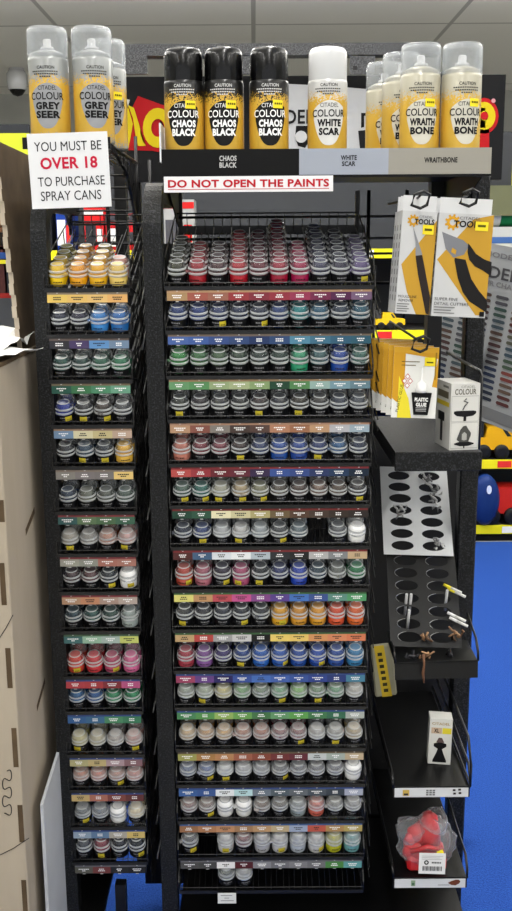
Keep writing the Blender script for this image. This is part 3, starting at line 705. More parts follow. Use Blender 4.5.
# glue packets
def glue_mesh():
    m = MB(); W, H = .094, .126; y = -.0002; m.M = Matrix.Diagonal((.80, 1, .96, 1))
    m.box((-W/2, 0, 0), (W/2, .003, H), col=hx('e6e6e2'))
    m.poly([(-W/2, .035), (-W/2+.01, .028), (-.022, .03), (-.022, H-.012), (.046, H-.02), (.036, H*.45), (W/2, .055), (W/2, H), (-W/2, H)], y, hx('cf9a28'))
    m.poly([(-W/2, H*.92), (W/2, H*.92), (W/2, H), (-W/2, H)], y*1.5, hx('d2a030'))
    m.poly([(-.034, .0), (-.004, .0), (-.012, .035), (-.034, .075)], y*2, hx('e8d838'))
    m.slab([(.000, .0065), (.030, .0065), (.036, .044), (.036, .046), (-.006, .046), (-.006, .044)], -.0035, 0, hx('101012'))
    m.lathe([(.011, 0), (.012, .004), (.011, .014), (.006, .018), (.0025, .022), (.0012, .045)], 14, (.014, -.002, .047), hx('ececec'))
    m.text('PLASTIC', .015, .034, .028, .007, -.0039, WHITE, .05); m.text('GLUE', .015, .025, .022, .007, -.0039, WHITE, .05)
    for j in range(3): m.rect(.004, .013+j*.0028, .026, .0142+j*.0028, -.0038, hx('b0b0b0'))
    for (cx, cz) in ((-.022, .066), (-.010, .066), (-.016, .074), (-.016, .058)):
        m.poly([(cx, cz-.0055), (cx+.0055, cz), (cx, cz+.0055), (cx-.0055, cz)], y*4, hx('c02818')); m.poly([(cx, cz-.004), (cx+.004, cz), (cx, cz+.004), (cx-.004, cz)], y*5, WHITE)
    m.rect(.018, H*.74, .040, H*.86, y*5, YEL); m.rect(.022, H*.78, .036, H*.80, y*6, hx('5a5410'))
    m.M = Matrix.Diagonal((.80, 1, .96, 1)) @ Matrix.Translation((-.031, -.0006, .035)) @ Matrix.Rotation(math.radians(-80), 4, 'Y')
    m.text('PLASTIC GLUE', 0, 0, .05, .006, 0, hx('3a3820')); m.M = Matrix.Diagonal((.80, 1, .96, 1))
    m.rect(-.030, H*.79, .008, H*.80, y*5, hx('6a5a20')); m.rect(-.030, H*.74, .0, H*.75, y*5, hx('6a5a20'))
    m.rect(.040, H*.55, .043, H*.93, y*5, hx('9a7820'))
    return m.mesh('glue_packet', ['print'])
GM = glue_mesh(); pg = U(413, 418, -.02)
for k in range(6):
    o = place('glue_packet', GM, None, (pg.x-.0065*k, -.02+.017*k, pg.z+.0012*k), (0, math.radians(1.5), math.radians(-4-k)))
    tag(o, 'yellow glue packet with black bottle, foremost on its hook' if k == 0 else 'yellow glue packet, %s behind the foremost on the same hook' % ORD[k-1], 'packet', 'glue packets on the lower hook')
h3 = U(418, 345, -.02); loop_hook('peg_hook', h3, 'black looped peg hook carrying the yellow glue packets')
# hammered shelf with box on it
zf = U(440, 452, -.02).z
sh = thing('metal_shelf', (.313, 0, zf), 'short black hammered-metal shelf under the white tool box', 'shelf')
m = MB(); m.box((-.074, -.02, -.034), (.076, -.014, 0), bev=.0015); m.build('front_lip', 'hammered', sh)
m = MB(); m.box((-.073, -.014, -.004), (.075, .35, -.001)); m.box((-.073, -.014, -.03), (-.070, .35, -.004)); m.box((.072, -.014, -.03), (.075, .35, -.004)); m.build('shelf_plate', 'hammered', sh)
m = MB(); m.tube([(.077, .015, -.01), (.077, .015, .125), (.077, .030, .133), (.077, .33, .133)], .003, 8); m.build('side_rail', 'black_wire', sh)
# white box
bx = MB(); W, D, H = .070, .075, .116; bx.M = Matrix.Diagonal((.74, 1, 1, 1))
bx.box((-W/2, 0, 0), (W/2, D, H), col=hx('d6d5d0')); y = -.0002
bx.text('COLOUR', .0, H-.014, .052, .010, y, hx('5a5648'), .02); bx.text('CITADEL', .006, H-.0055, .034, .004, y, hx('6a6a60'))
for (za, zb) in ((.050, .094), (.003, .048)):
    for (a, b_, c_, d_) in ((-.033, za, .033, za+.0006), (-.033, zb, .033, zb+.0006), (-.033, za, -.0324, zb), (.0324, za, .033, zb)): bx.rect(a, b_, c_, d_, y, hx('8a8a8a'))
bx.cols2d([(-.027, .064, .068), (-.02, .060, .069), (0, .058, .069), (.02, .060, .069), (.027, .064, .068)], y*2, hx('1a1a1c')); bx.rect(-.0035, .051, .0035, .059, y*2, hx('1a1a1c'))
bx.tube([(-.006, y*2, .070), (-.001, -.001, .078), (.006, -.001, .083), (-.004, -.001, .086), (.002, -.001, .090)], .0012, 5, hx('3a3a3a'))
bx.cols2d([(-.024, .010, .012), (-.01, .007, .015), (.01, .007, .015), (.024, .010, .012)], y*2, hx('1a1a1c')); bx.rect(-.0015, .003, .0015, .008, y*2, hx('1a1a1c'))
bx.cols2d([(-.018, .018, .020), (-.010, .014, .036), (-.003, .014, .042), (.004, .014, .043), (.010, .014, .036), (.016, .026, .030)], y*3, hx('4c4c4a'))
bx.cols2d([(-.006, .018, .028), (.0, .017, .032), (.006, .018, .028)], y*4, hx('a8a8a4'))
X = -W/2-.0003
for (ya, yb, za, zb, c_) in ((.012, .066, .088, .100, '6a6450'), (.008, .070, .074, .082, 'd8c030'), (.030, .062, .046, .062, '18181a'), (.012, .04, .106, .110, '7a7a74'), (.038, .05, .010, .046, '2a2a2c')):
    bx.face([(X, yb, za), (X, ya, za), (X, ya, zb), (X, yb, zb)], hx(c_))
pb = U(463.5, 452, .0)
o = bx.build('tool_carton', 'print', None, (pb.x, .0, zf-.0008), (0, 0, math.radians(9)))
tag(o, 'white carton with two round tool pictures standing on the hammered shelf', 'carton')
# holed panels
def holed(cols, rows, cw, ch, r, th, marg):
    m = MB(); n = 28
    W = cols*cw; H = rows*ch
    for i in range(cols):
        for j in range(rows):
            cx = -W/2+cw*(i+.5); cz = ch*(j+.5)
            sq = []; ci = []
            for k in range(n):
                a = 2*PI*(k+.5)/n; c_, s_ = math.cos(a), math.sin(a); f = 1/max(abs(c_), abs(s_))
                sq.append((cx+c_*f*cw/2, cz+s_*f*ch/2)); ci.append((cx+c_*.0222, cz+s_*.0102))
            sq = [(min(max(x, cx-cw/2), cx+cw/2), z) for x, z in sq]
            for k in range(n):
                k2 = (k+1) % n
                cor = []
                if abs(sq[k][0]-sq[k2][0]) > 1e-6 and abs(sq[k][1]-sq[k2][1]) > 1e-6:
                    cor = [(cx+math.copysign(cw/2, sq[k][0]-cx), cz+math.copysign(ch/2, sq[k][1]-cz))]
                pl = [ci[k], sq[k]]+cor+[sq[k2], ci[k2]]
                m.face([(x, 0, z) for x, z in pl], WHITE); m.face([(x, th, z) for x, z in pl][::-1], WHITE)
                m.face([(ci[k][0], 0, ci[k][1]), (ci[k2][0], 0, ci[k2][1]), (ci[k2][0], th, ci[k2][1]), (ci[k][0], th, ci[k][1])], WHITE)
    for (a, b_, c_, d_) in ((-W/2-marg, 0, -W/2, H), (W/2, 0, W/2+marg, H), (-W/2-marg, -marg, W/2+marg, 0), (-W/2-marg, H, W/2+marg, H+marg)): m.box((a, 0, b_), (c_, th, d_))
    return m
# tilted plane of the panels: bottom front point and direction of rise
pb0 = Vector((.3165, .075, .752)); rise = Vector((-.012, .25, .285)); LP = rise.length
tl = math.atan2(.25, .285)
def on_panel(u, v): # u across, v up the slope
    d = rise.normalized(); return pb0+Vector((1, 0, 0))*u+d*v
def panel_rot(): return (-tl, math.radians(2.0), 0)
bp_ = holed(2, 7, .062, .0262, .0225/2+.010, .0015, .006)
for i in range(2):
    for j in range(7):
        cx_ = -.062+.062*(i+.5); cz_ = .0262*(j+.5)
        bp_.tube([(cx_+.0226*math.cos(a*PI/12), -.0006, cz_+.0106*math.sin(a*PI/12)) for a in range(7, 16)], [.0003, .0006, .0008, .0009, .0009, .0009, .0008, .0006, .0003], 5, WHITE, 1)  # pale arcs paint the highlights on the left hole rims
o = bp_.build('brush_rack_panel', ['tray_black', 'glint_silver'], None, on_panel(.004, .004), panel_rot()); tag(o, 'sloping black rack panel with two columns of round holes', 'rack panel')
wp = holed(2, 7, .062, .0262, .0225/2+.0095, .0015, .007)
o = wp.build('brush_rack_panel', 'white_metal', None, on_panel(.010, .198)+Vector((0, -.012, .0)), panel_rot()); tag(o, 'sloping white rack panel with two columns of round holes', 'rack panel')
# tray at the foot of the panels
def open_tray(px0, px1, pyf, Yf, depth, name, label, mat='tray_black', strip=None, rails=True, lip=.021):
    a = U(px0, pyf, Yf); b_ = U(px1, pyf, Yf); t = thing(name, ((a.x+b_.x)/2, Yf, a.z), label, 'tray'); w = (b_.x-a.x)/2
    m = MB(); m.box((-w, 0, -.003), (w, depth, 0), bev=.001); m.box((-w, 0, -lip), (w, .003, .001)); m.build('tray_plate', mat, t)
    for s in (-1, 1):
        m = MB()
        m.tube([(s*w, .0, .0), (s*w, .0, .016), (s*w, .02, .036 if s > 0 else .02), (s*w, depth, .055 if s > 0 else .02)], .0024, 6)
        if rails:
            m.tube([(s*w, .0, .0), (s*w, -.001, .045 if s > 0 else .01), (s*w, .03, .085 if s > 0 else .014), (s*w, depth, .10 if s > 0 else .03)], .0026, 6)
            m.tube([(s*w, .004, .006), (s*w, depth, .012)], .0024, 6)
        m.build('side_rail', 'black_wire', t)
    if strip:
        c = MB(); c.box((-w+.003, -.0016, -lip+.001), (w-.003, -.0002, -.002), col=hx('cfd1d3'))
        strip(c, w); c.build('label_strip', 'print', t)
    return t
t = open_tray(395, 478, 662, .03, .10, 'brush_tray', 'black tray with tall lip at the foot of the holed panels', rails=False, lip=.034)
t.rotation_euler.y = math.radians(-1.5)
def strip1(c, w):
    y = -.0020
    c.rect(-w+.018, -.017, -w+.030, -.005, y, hx('c8a850')); c.rect(-w+.020, -.016, -w+.028, -.012, y*1.1, hx('2a2a2a'))
    for i in range(3):
        for j in range(3): c.rect(-.010+i*.006, -.0165+j*.0042, -.0055+i*.006, -.0135+j*.0042, y, hx('6a6a6a'))
    for i, (dx, dz) in enumerate(((0, 0), (.010, .001), (.001, -.007), (.011, -.006))): c.rect(w-.032+dx, -.008+dz, w-.027+dx, -.004+dz, y, hx('2a2024'))
def strip2(c, w):
    y = -.0020
    c.rect(-w+.034, -.016, -w+.042, -.004, y, hx('88a080')); c.rect(-w+.0355, -.0145, -w+.0405, -.009, y*1.1, hx('4a6a50'))
    c.cols2d([(w-.036, -.010, -.0095), (w-.030, -.014, -.006), (w-.022, -.015, -.003), (w-.016, -.012, -.003), (w-.013, -.008, -.006)], y, hx('6a3a28'))
    c.rect(w-.055, -.0145, w-.033, -.0135, y, hx('3a3a3a'))
t = open_tray(393, 470, 787, -.02, .42, 'open_shelf_tray', 'deep black tray shelf with wire sides holding the small hourglass tool box', strip=strip1)
t = open_tray(393, 467, 878, -.02, .42, 'open_shelf_tray', 'lowest deep black tray shelf holding the bagged red part', strip=strip2, rails=False)
# things in the holes
def rod(p, d, L, r, col, mat='clear_rod', name='plastic_tube', label=None, cat='tube', group=None):
    m = MB(); d = Vector(d).normalized(); m.tube([(0, 0, 0), d*L*.5, d*L], [r, r*.95, r*.9], 8, hx(col)); o = m.build(name, mat, None, p); tag(o, label, cat, group); return o
def phole(px, py, dy=0): # point on the panel plane seen at a pixel
    best = None
    for k in range(400):
        Y = .0+k*.001; p = U(px, py, Y)
        zz = pb0.z+(Y-pb0.y)*.285/.25
        if p.z <= zz: return p
    return p
rods = [(406.5, 604, 'left of the white pair standing in a left-column hole'), (411, 604, 'right of the white pair standing in a left-column hole'), (409, 620, 'in the left hole just under the white pair'), (447, 600, 'in the right column, short and upright'),
        ]
for px, py, l in rods:
    q_ = phole(px, py+8); rod(q_+Vector((0, .02, -.012)), (0, -.35, 1), .050, .003, 'f0f0f0', 'white_plastic', 'plastic_tube', 'short white plastic tube, '+l, group='white tubes in the black rack panel')
for px, py, l, cc in ((448, 586, 'upper yellow-tipped tube of the pair poking right', 'f0e040'), (452, 590, 'lower yellow-tipped tube of the pair poking right', 'f0e040'), (452, 614, 'upper plain tube of the pair poking right lower down', 'f0f0f0'), (454, 619, 'lower plain tube of the pair poking right lower down', 'f0f0f0')):
    q_ = phole(px, py); 
    m = MB(); d = Vector((.75, -.45, -.25)).normalized(); m.tube([d*-.012, d*.004], .0030, 8, hx(cc)); m.tube([d*.004, d*.026], .0029, 8, hx('dcdcd8'))
    o = m.build('plastic_tube', 'print', None, q_+Vector((0, -.012, .002))); tag(o, 'white plastic '+l.replace('tube', 'tube'), 'tube', 'tubes poking out of right column')
def scrap(px, py, cols, label, name='plastic_scrap', n=6, size=.016, cat='plastic part'):
    rr = random.Random(px*7+py); m = MB()
    for k in range(n):
        a = Vector((rr.uniform(-1, 1), rr.uniform(-.6, .3), rr.uniform(-1, 1)))*size*.5; b_ = a+Vector((rr.uniform(-1, 1), rr.uniform(-.6, .2), rr.uniform(-1, 1)))*size
        mid = (a+b_)/2+Vector((rr.uniform(-1, 1), 0, rr.uniform(-1, 1)))*size*.3
        m.tube([a, mid, b_], [.0026, .0022, .0016], 6, hx(rr.choice(cols)))
    o = m.build(name, 'print', None, phole(px, py)+Vector((0, -.012, .002))); tag(o, label, cat)
G_ = ['b8b8b8', '8a8a8a', 'd8d8d8']; B_ = ['8a6a50', 'b08a68', '5a4434']; K_ = ['26262a', '46464a', '0e0e10']
scrap(399, 511, G_, 'tangle of grey plastic bits in a left hole of the white panel', n=9, size=.014)
scrap(434, 491, G_, 'small grey plastic bit in the right column near the top of the white panel')
scrap(436, 502, G_, 'small grey plastic bit one hole lower in the right column')
scrap(438, 544, G_, 'pale grey plastic bits in the lowest right hole of the white panel', n=8)
scrap(426, 478, G_, 'grey clear bits lying across the upper white panel', n=9, size=.016)
scrap(424, 634, B_, 'brown plastic bit in the left column above the tray')
scrap(455, 634, B_, 'brown plastic bit in the right column above the tray')
scrap(407, 652, K_, 'dark tangled cutters piled in the left corner of the small tray', n=12, size=.02)
scrap(424, 655, B_, 'brown folded bits lying at the tray centre', n=9, size=.018)
scrap(447, 653, K_, 'black plastic bits lying in the lowest right hole', n=8, size=.012)
# brown tag hanging over the lip
m = MB(); m.tube([(0, 0, .035), (.001, -.004, .015), (-.001, -.005, 0), (.002, -.004, -.02)], [.003, .002, .003, .0015], 6, hx('6a4a36'))
o = m.build('twig_piece', 'print', None, U(423, 672, .02)); tag(o, 'brown twisted piece hanging over the lip of the small tray', 'plastic part')
# yellow packet low between racks
m = MB(); m.box((-.022, 0, -.055), (.022, .012, .055), col=hx('a8a48c'), bev=.003); m.poly([(-.008, -.055), (.012, -.055), (.004, .055), (-.016, .055)], -.0005, hx('d8b830'))
for k in range(7): m.poly([(-.004+.001*(-k), -.045+.013*k), (.005-.001*k, -.045+.013*k), (.005-.001*k, -.038+.013*k), (-.004-.001*k, -.038+.013*k)], -.0008, hx('3a3418'))
o = m.build('hanging_packet', 'print', None, U(384, 671, .16), (0, math.radians(-6), 0)); tag(o, 'grey and yellow packet showing between the wide rack and the sloping panels', 'packet')
# small hourglass tool box on the tray
m = MB(); W, H = .043, .092; m.box((-W/2, 0, 0), (W/2, .035, H), col=hx('cfcfca')); y = -.0002
m.text('CITADEL', 0, H-.010, .034, .005, y, hx('a08030'), .01)
m.rect(-.018, H-.030, .002, H-.018, y, hx('c0a890')); m.rect(.003, H-.030, .020, H-.018, y, hx('d8c838')); m.text('XL', -.008, H-.024, .010, .008, y*2, BLACK, .03)
m.cols2d([(-.013, .004, .008), (-.007, .004, .022), (-.003, .004, .034), (.003, .004, .034), (.007, .004, .022), (.013, .004, .008)], y, hx('101012'))
m.cols2d([(-.012, .036, .042), (-.004, .031, .044), (.004, .031, .044), (.012, .036, .042)], y, hx('101012')); m.poly([(-.008, .044), (.008, .044), (.003, .054), (-.003, .054)], y*2, hx('5a4a48'))
pt_ = U(439.5, 762, .055)
o = m.build('hourglass_carton', 'print', None, (pt_.x, .06, .5150+.001), (math.radians(-3), math.radians(1.5), math.radians(-6))); tag(o, 'small white carton with a black hourglass-shaped tool, on the deep tray', 'carton')
# red part in a bag
bg = thing('bagged_part', (0, 0, 0), 'clear plastic bag holding a red plastic part, on the lowest tray', 'bag')
pr = U(424, 872, .02); pr.z = U(393, 878, -.02).z+.001
m = MB(); rr = random.Random(3)
def blob(m, c, rx, ry, rz, seed, amp, col, mat=0, n=20, k=12, sm=True, jit=0):
    rings = []
    for i in range(k+1):
        th = PI*i/k; ring = []
        for j in range(n):
            ph = 2*PI*j/n
            f = 1+amp*(math.sin(3*ph+seed+2*th)*.5+math.sin(5*ph-seed*2+3*th)*.35+math.sin(7*th+seed+ph)*.3)*math.sin(th)
            f += rr.uniform(-jit, jit)
            ring.append(m.pt((c[0]+rx*f*math.sin(th)*math.cos(ph), c[1]+ry*f*math.sin(th)*math.sin(ph), c[2]+rz*f*math.cos(th))))
        rings.append(ring)
    for i in range(k):
        for j in range(n): m.idx((rings[i][j], rings[i+1][j], rings[i+1][(j+1) % n], rings[i][(j+1) % n]), col, mat, sm)
blob(m, (-.002, .0, .030), .040, .028, .030, 1.0, .10, WHITE); blob(m, (-.006, .002, .066), .027, .02, .022, 2.2, .10, WHITE); blob(m, (.006, .004, .092), .018, .014, .018, .7, .12, WHITE)
blob(m, (-.030, -.004, .052), .012, .010, .018, .3, .1, WHITE)
m.box((-.036, -.026, .0), (.038, .024, .030), bev=.006); m.lathe([(.024, .05), (.022, .078), (.012, .100), (.006, .112)], 14, (.006, 0, 0)); m.box((-.034, -.018, .03), (-.014, .012, .052), bev=.004); m.tube([(-.03, -.02, .04), (0, -.028, .056), (.03, -.02, .044)], .005, 8)
m.build('red_part', 'red_plastic', bg, pr)
m = MB(); blob(m, (.0, .0, .050), .056, .036, .052, 4.1, .16, WHITE, n=26, k=16, sm=True, jit=.06)
# gathered neck and corners
for (dx, dz, w_) in ((.030, .125, .012), (-.052, .100, .012), (.046, .070, .014)):
    m.tube([(dx*.45, 0, dz*.7), (dx*.75, -.004, dz*.88), (dx, -.002, dz)], [.030, .020, .003], 10, WHITE)
m.build('clear_bag', 'poly_bag', bg, pr)
m = MB(); m.box((-.025, 0, 0), (.025, .0008, .040), col=hx('dcdcdc'))
m.lathe([(.0045, 0), (.0045, .0002)], 14, (0, 0, 0), BLACK) if 0 else None
for k in range(16):
    x = -.018+k*.0023; m.rect(x, .006, x+.0011+.0006*(k % 3 == 0), .015, -.0004, hx('3a3a3a'))
for k in range(12):
    a = 2*PI*k/12; b_ = 2*PI*(k+1)/12; m.poly([(-.011+.0022*math.cos(a), .022+.0022*math.sin(a)), (-.011+.0045*math.cos(a), .022+.0045*math.sin(a)), (-.011+.0045*math.cos(b_), .022+.0045*math.sin(b_)), (-.011+.0022*math.cos(b_), .022+.0022*math.sin(b_))], -.0004, BLACK)
for i in range(6): m.rect(-.001+i*.003, .0205, .0012+i*.003, .0235, -.0004, hx('2a2a2a'))
for j, ww in enumerate((.040, .034, .038)): m.rect(-.020, .034-j*.003, -.020+ww, .0348-j*.003, -.0004, hx('9a9a9a'))
m.build('barcode_label', 'print', bg, pr+Vector((.006, -.047, .012)), (math.radians(-8), math.radians(2), 0))
m = MB(); m.box((-.006, 0, -.004), (.006, .0008, .004), col=YEL); m.build('price_sticker', 'print', bg, pr+Vector((.022, -.040, .052)), (0, math.radians(-25), 0))
# ------------------------------------------------------------------ colour-chart board
TLp = U(452, 236, .80); BLp = U(424, 398, .72); BRp = U(530, 440, .42); TRp = TLp+BRp-BLp
ex = (BRp-BLp); ez = (TLp-BLp); bw, bh = ex.length, ez.length; exn = ex.normalized(); nrm = exn.cross(ez).normalized(); ezn = nrm.cross(exn) * 1.0
# outline follows TL..BR; inner coordinates (u,v)
m = MB()
sk = ez.dot(exn)/bh
def bpnt(p): u, y, v = p; q_ = BLp+ex*u+ez*v+nrm*(-y); return q_
m.fn = bpnt
def q4(a, b_, c_, d_, y, col): m.face([(a, y, b_), (c_, y, b_), (c_, y, d_), (a, y, d_)], col)
if nrm.y > 0: sgn = -1
else: sgn = 1
Yd = -.001*sgn
m.box((0, 0, 0), (1, .006*sgn, 1), col=hx('8c8e90'))
q4(.02, .02, .98, .085, Yd, hx('68696b'))
for ci in range(6):
    u0 = .05+ci*.155; n = 15; zhi = .70 if ci > 1 else .88
    for k in range(20):
        v = .12+k*.034
        if v > zhi: break
        cset = ['2c3448', '242e44', '383438', '402c2c', '483830', '38444c', '2c403a', '404046', '323a42', '202634']
        if ci >= 4: cset = ['4a2828', '54443a', '6a3430', '3a4a3c', '34444e', '4c4c40']
        col = cset[(k//2+ci*3) % len(cset)]
        m.poly_ = None
        pts = []
        L, Hh = .115, .019
        for a in range(6): t_ = PI/2+PI*a/5; pts.append((u0+.014+.014*math.cos(t_), v+Hh/2+Hh/2*math.sin(t_)))
        for a in range(6): t_ = -PI/2+PI*a/5; pts.append((u0+L-.014+.014*math.cos(t_), v+Hh/2+Hh/2*math.sin(t_)))
        m.face([(a, Yd, b_) for a, b_ in pts], hx(col)); q4(u0+.01, v-.006, u0+.08, v-.002, Yd, hx('707276'))
def btext(t, cu, cv, w, h, col, bold=0.02):
    vs, fs = glyphs(t, bold); ids = [m.pt((cu+x*w, Yd*1.5, cv+z*h)) for x, z in vs]
    for f in fs: m.idx([ids[i] for i in f], col, 0, False)
btext('CITADEL', .37, .84, .62, .070, hx('3a3a3e')); btext('COLOUR CHART', .46, .775, .52, .030, hx('6a6a6e'))
btext('MODEL', .50, .94, .30, .03, hx('6a6a6e'))
o = m.build('colour_chart_board', 'print_matte'); tag(o, 'grey paint colour chart board with rows of dark swatches, leaning behind the right post', 'chart board')
q_ = U(467, 420, .66); m = MB(); m.tube([(q_.x, .66, 0), (q_.x, .66, 1.45)], .009, 8)
for k in range(4): m.tube([(q_.x, .66, .012), (q_.x+.02*math.cos(PI/4+k*PI/2), .66+.02*math.sin(PI/4+k*PI/2), .006)], .006, 6)
o = m.build('board_stand', 'black_wire'); tag(o, 'thin black pole stand behind the colour chart board', 'stand')
# ------------------------------------------------------------------ banner behind cans
bn = thing('shop_banner', (0, .56, 0), 'black shop banner with yellow and white lettering behind the spray cans', 'banner')
P = lambda px, py: (lambda q_: (q_.x, q_.z))(U(px, py, .56))
m = MB(); a = P(121, 182); b_ = P(506, 74.5); m.box((a[0], 0, a[1]), (b_[0], .02, b_[1]), col=hx('15161a')); m.build('banner_board', 'navy_wall', bn)
y = -.001; m = MB(); m_all = []
def fin(nm='banner_letter'):
    global m
    m.build(nm, 'print', bn); m = MB()
def qd(pts, col, k=1): m.poly([P(*p) for p in pts], y*k, hx(col))
qd([(121, 150), (160, 151), (160, 104), (138, 96), (130, 112), (127, 100)], 'b81820', 1)
qd([(121, 132), (130, 100), (122, 98)], 'd8d8d0', 2)
# A
qd([(123, 148), (129, 148), (133, 124), (127, 103), (122, 118)], 'e0c81c', 2); qd([(133, 118), (128, 105), (134, 108), (146, 146), (138, 146), (136, 138)], 'e0c81c', 2)
qd([(129, 146), (137, 146), (133, 128)], 'b81820', 3)
# G / rounded letter
def ring(cx, cy, ri, ro, a0, a1, col, k, n=20, sx=1):
    for i in range(n):
        t0 = a0+(a1-a0)*i/n; t1 = a0+(a1-a0)*(i+1)/n
        qd([(cx+sx*ri*math.cos(t0), cy+ri*math.sin(t0)), (cx+sx*ro*math.cos(t0), cy+ro*math.sin(t0)), (cx+sx*ro*math.cos(t1), cy+ro*math.sin(t1)), (cx+sx*ri*math.cos(t1), cy+ri*math.sin(t1))], col, k)
fin()
ring(158, 128, 8, 24, 0, 2*PI, 'b81820', 2, sx=.75); ring(158, 128, 9, 20, 0, 2*PI, 'e0c81c', 3, sx=.75)
fin()
# white sheet with black letters
qd([(286, 150), (400, 150), (398, 92), (330, 86), (286, 84)], 'd4d6da', 2)
def ptext(t, px, py, w, h, col, k):
    q_ = U(px, py, .56); m.text(t, q_.x, q_.z, w/F*2.28, h/F*2.28, y*k, hx(col), .02)
ptext('MODEL', 286, 117, 52, 13, '1a1a1c', 4)
qd([(296, 126), (310, 126), (310, 140), (305, 148), (298, 146), (295, 138)], '101012', 3)
ring(301, 137, 0, 6, 0, 2*PI, 'd4d6da', 5)
qd([(360, 150), (386, 148), (384, 128), (358, 131)], '1a1a1e', 3); qd([(361, 113), (386, 114), (386, 117), (364, 116), (364, 127), (361, 128)], '101012', 3)
fin('white_sheet')
# right: yellow P outlined in red
ring(484, 116, 0, 18, 0, 2*PI, 'c01820', 2, sx=.8); qd([(474, 104), (489, 104), (489, 160), (474, 160)], 'c01820', 2)
ring(484, 116, 5, 14, 0, 2*PI, 'e0c81c', 3, sx=.8); qd([(474, 108), (485, 108), (485, 128), (474, 128)], 'e0c81c', 3); ring(484, 116, 0, 4, 0, 2*PI, 'c01820', 4)
ring(493, 101, 0, 2.2, 0, 2*PI, 'd898a0', 4)

fin()
for x in (a[0]+.03, b_[0]-.03): m.box((x-.01, .022, 0), (x+.01, .042, a[1]+.1))
m.build('banner_stand', 'black_metal', bn)
# ------------------------------------------------------------------ left: MDF unit, panel, papers, board
cab = thing('mdf_cabinet', (0, 0, 0), 'tall pale laser-cut board cabinet standing at the left edge', 'cabinet')
XC = -.395; zt = 1.315
m = MB(); m.box((-.95, -.18, 0), (XC, .30, zt), bev=.002); m.build('carcass', 'mdf', cab)
m = MB(); m.box((-.96, -.182, zt), (XC+.002, .30, zt+.006)); m.build('top_sheet', 'mdf_dark', cab)
m = MB()
for (xa, xb, ya, yb) in ((0, 3, 500, 522), (0, 6, 563, 605), (6, 12, 648, 688), (12, 18, 728, 767), (18, 24, 805, 842), (22, 28, 880, 925)):
    a = U(xa, ya, -.18); b_ = U(xb, yb, -.18); cx_ = (a.x+b_.x)/2; m = MB(); m.box((cx_-.0042, -.1806, b_.z), (cx_+.0042, -.1795, a.z)); m.build('slot_cut', 'mdf_dark', cab)
for (y_, z_) in ((-.055, 1.012), (-.045, .682)):
    m = MB(); m.face([(XC+.0006, y_, z_), (XC+.0006, y_+.075, z_+.020), (XC+.0006, y_+.075, z_+.032), (XC+.0006, y_, z_+.012)]); m.build('slot_cut', 'mdf_dark', cab)
m = MB(); pts = []
for k in range(120):
    t_ = k/119; f_ = t_*PI*5.2; q_ = U(7+4.5*math.sin(f_), 771+45*t_-2.8*math.sin(2*f_), -.1808); pts.append(tuple(q_))
m.tube(pts, .0008, 5); m.build('squiggle_cut', 'plain_black', cab)
for ln in (((-3, 642), (6, 628), (13, 615)), ((0, 795+60), (14, 848), (29, 838))): m = MB(); m.tube([tuple(U(a, b_, -.1808)) for a, b_ in ln], .0007, 5); m.build('thin_cut', 'plain_black', cab)
# finger-jointed panel standing on cabinet
m = MB(); pan = [(-.02, zt+.006)]
pr_ = []
ztop0, ztop1 = 1.665, 1.66
n = 9; outline = []
for k in range(n):
    z0 = zt+.006+(ztop0-zt-.006)*k/n; z1 = zt+.006+(ztop0-zt-.006)*(k+1)/n; zm = (z0+z1)/2; yy = .015-.03*k/n
    outline += [(yy, z0), (yy, zm), (yy-.009, zm), (yy-.009, z1)]
outline += [(.26, ztop1), (.26, zt+.006)]
A1 = [m.pt((XC-.012-(z-zt)*.05, y_, z)) for y_, z in outline]; B1 = [m.pt((XC-.004-(z-zt)*.05, y_, z)) for y_, z in outline]
m.idx(A1, WHITE, 0, False); m.idx(B1[::-1], WHITE, 0, False)
L_ = len(outline)
for k in range(L_): m.idx((A1[k], A1[(k+1) % L_], B1[(k+1) % L_], B1[k]), WHITE, 1, False)
o = m.build('jointed_panel', ['mdf_dark', 'mdf']); tag(o, 'upright brown board with finger-jointed edge standing on the left cabinet', 'panel')
# papers on top
def paper(pts, label, lift):
    m = MB(); n = 8
    (x0, y0, x1, y1) = pts
    for i in range(n):
        for j in range(n):
            def g(a, b_): u = a/n; v = b_/n; x = x0+(x1-x0)*u; y_ = y0+(y1-y0)*v; return (x, y_, lift+.012*math.sin(u*3+lift*90)*v+.018*max(0, u-.75)*math.sin(v*9))
            m.face([g(i, j), g(i+1, j), g(i+1, j+1), g(i, j+1)], WHITE, 0, True)
    o = m.build('paper_sheet', 'paper', None, (0, 0, 0)); tag(o, label, 'paper', 'loose papers on the cabinet')
def crumple(poly, label, seed, up):
    # poly: outline (x, y) fanned and subdivided, gently folded
    r_ = random.Random(seed); m = MB(); cx_ = sum(p[0] for p in poly)/len(poly); cy_ = sum(p[1] for p in poly)/len(poly); n = 5; L = len(poly)
    ph = [r_.uniform(0, 6) for _ in range(6)]
    def hgt(x, y_): return zt+.011+up*(math.sin(x*60+ph[0])*.3+math.sin(y_*45+ph[1])*.3+math.sin((x+y_)*80+ph[2])*.2+.6)+max(0, x+.385)*.1
    for k in range(L):
        a, b_ = poly[k], poly[(k+1) % L]
        def g(i, j):
            t_ = i/n; u = j/max(i, 1); px_ = a[0]+(b_[0]-a[0])*u; py_ = a[1]+(b_[1]-a[1])*u; x = cx_+(px_-cx_)*t_; y_ = cy_+(py_-cy_)*t_; return (x, y_, hgt(x, y_))
        for i in range(n):
            for j in range(i+1):
                m.face([g(i, j), g(i+1, j), g(i+1, j+1)])
                if j < i: m.face([g(i, j), g(i+1, j+1), g(i, j+1)])
    o = m.build('paper_sheet', 'paper'); tag(o, label, 'paper', 'loose papers on the cabinet')
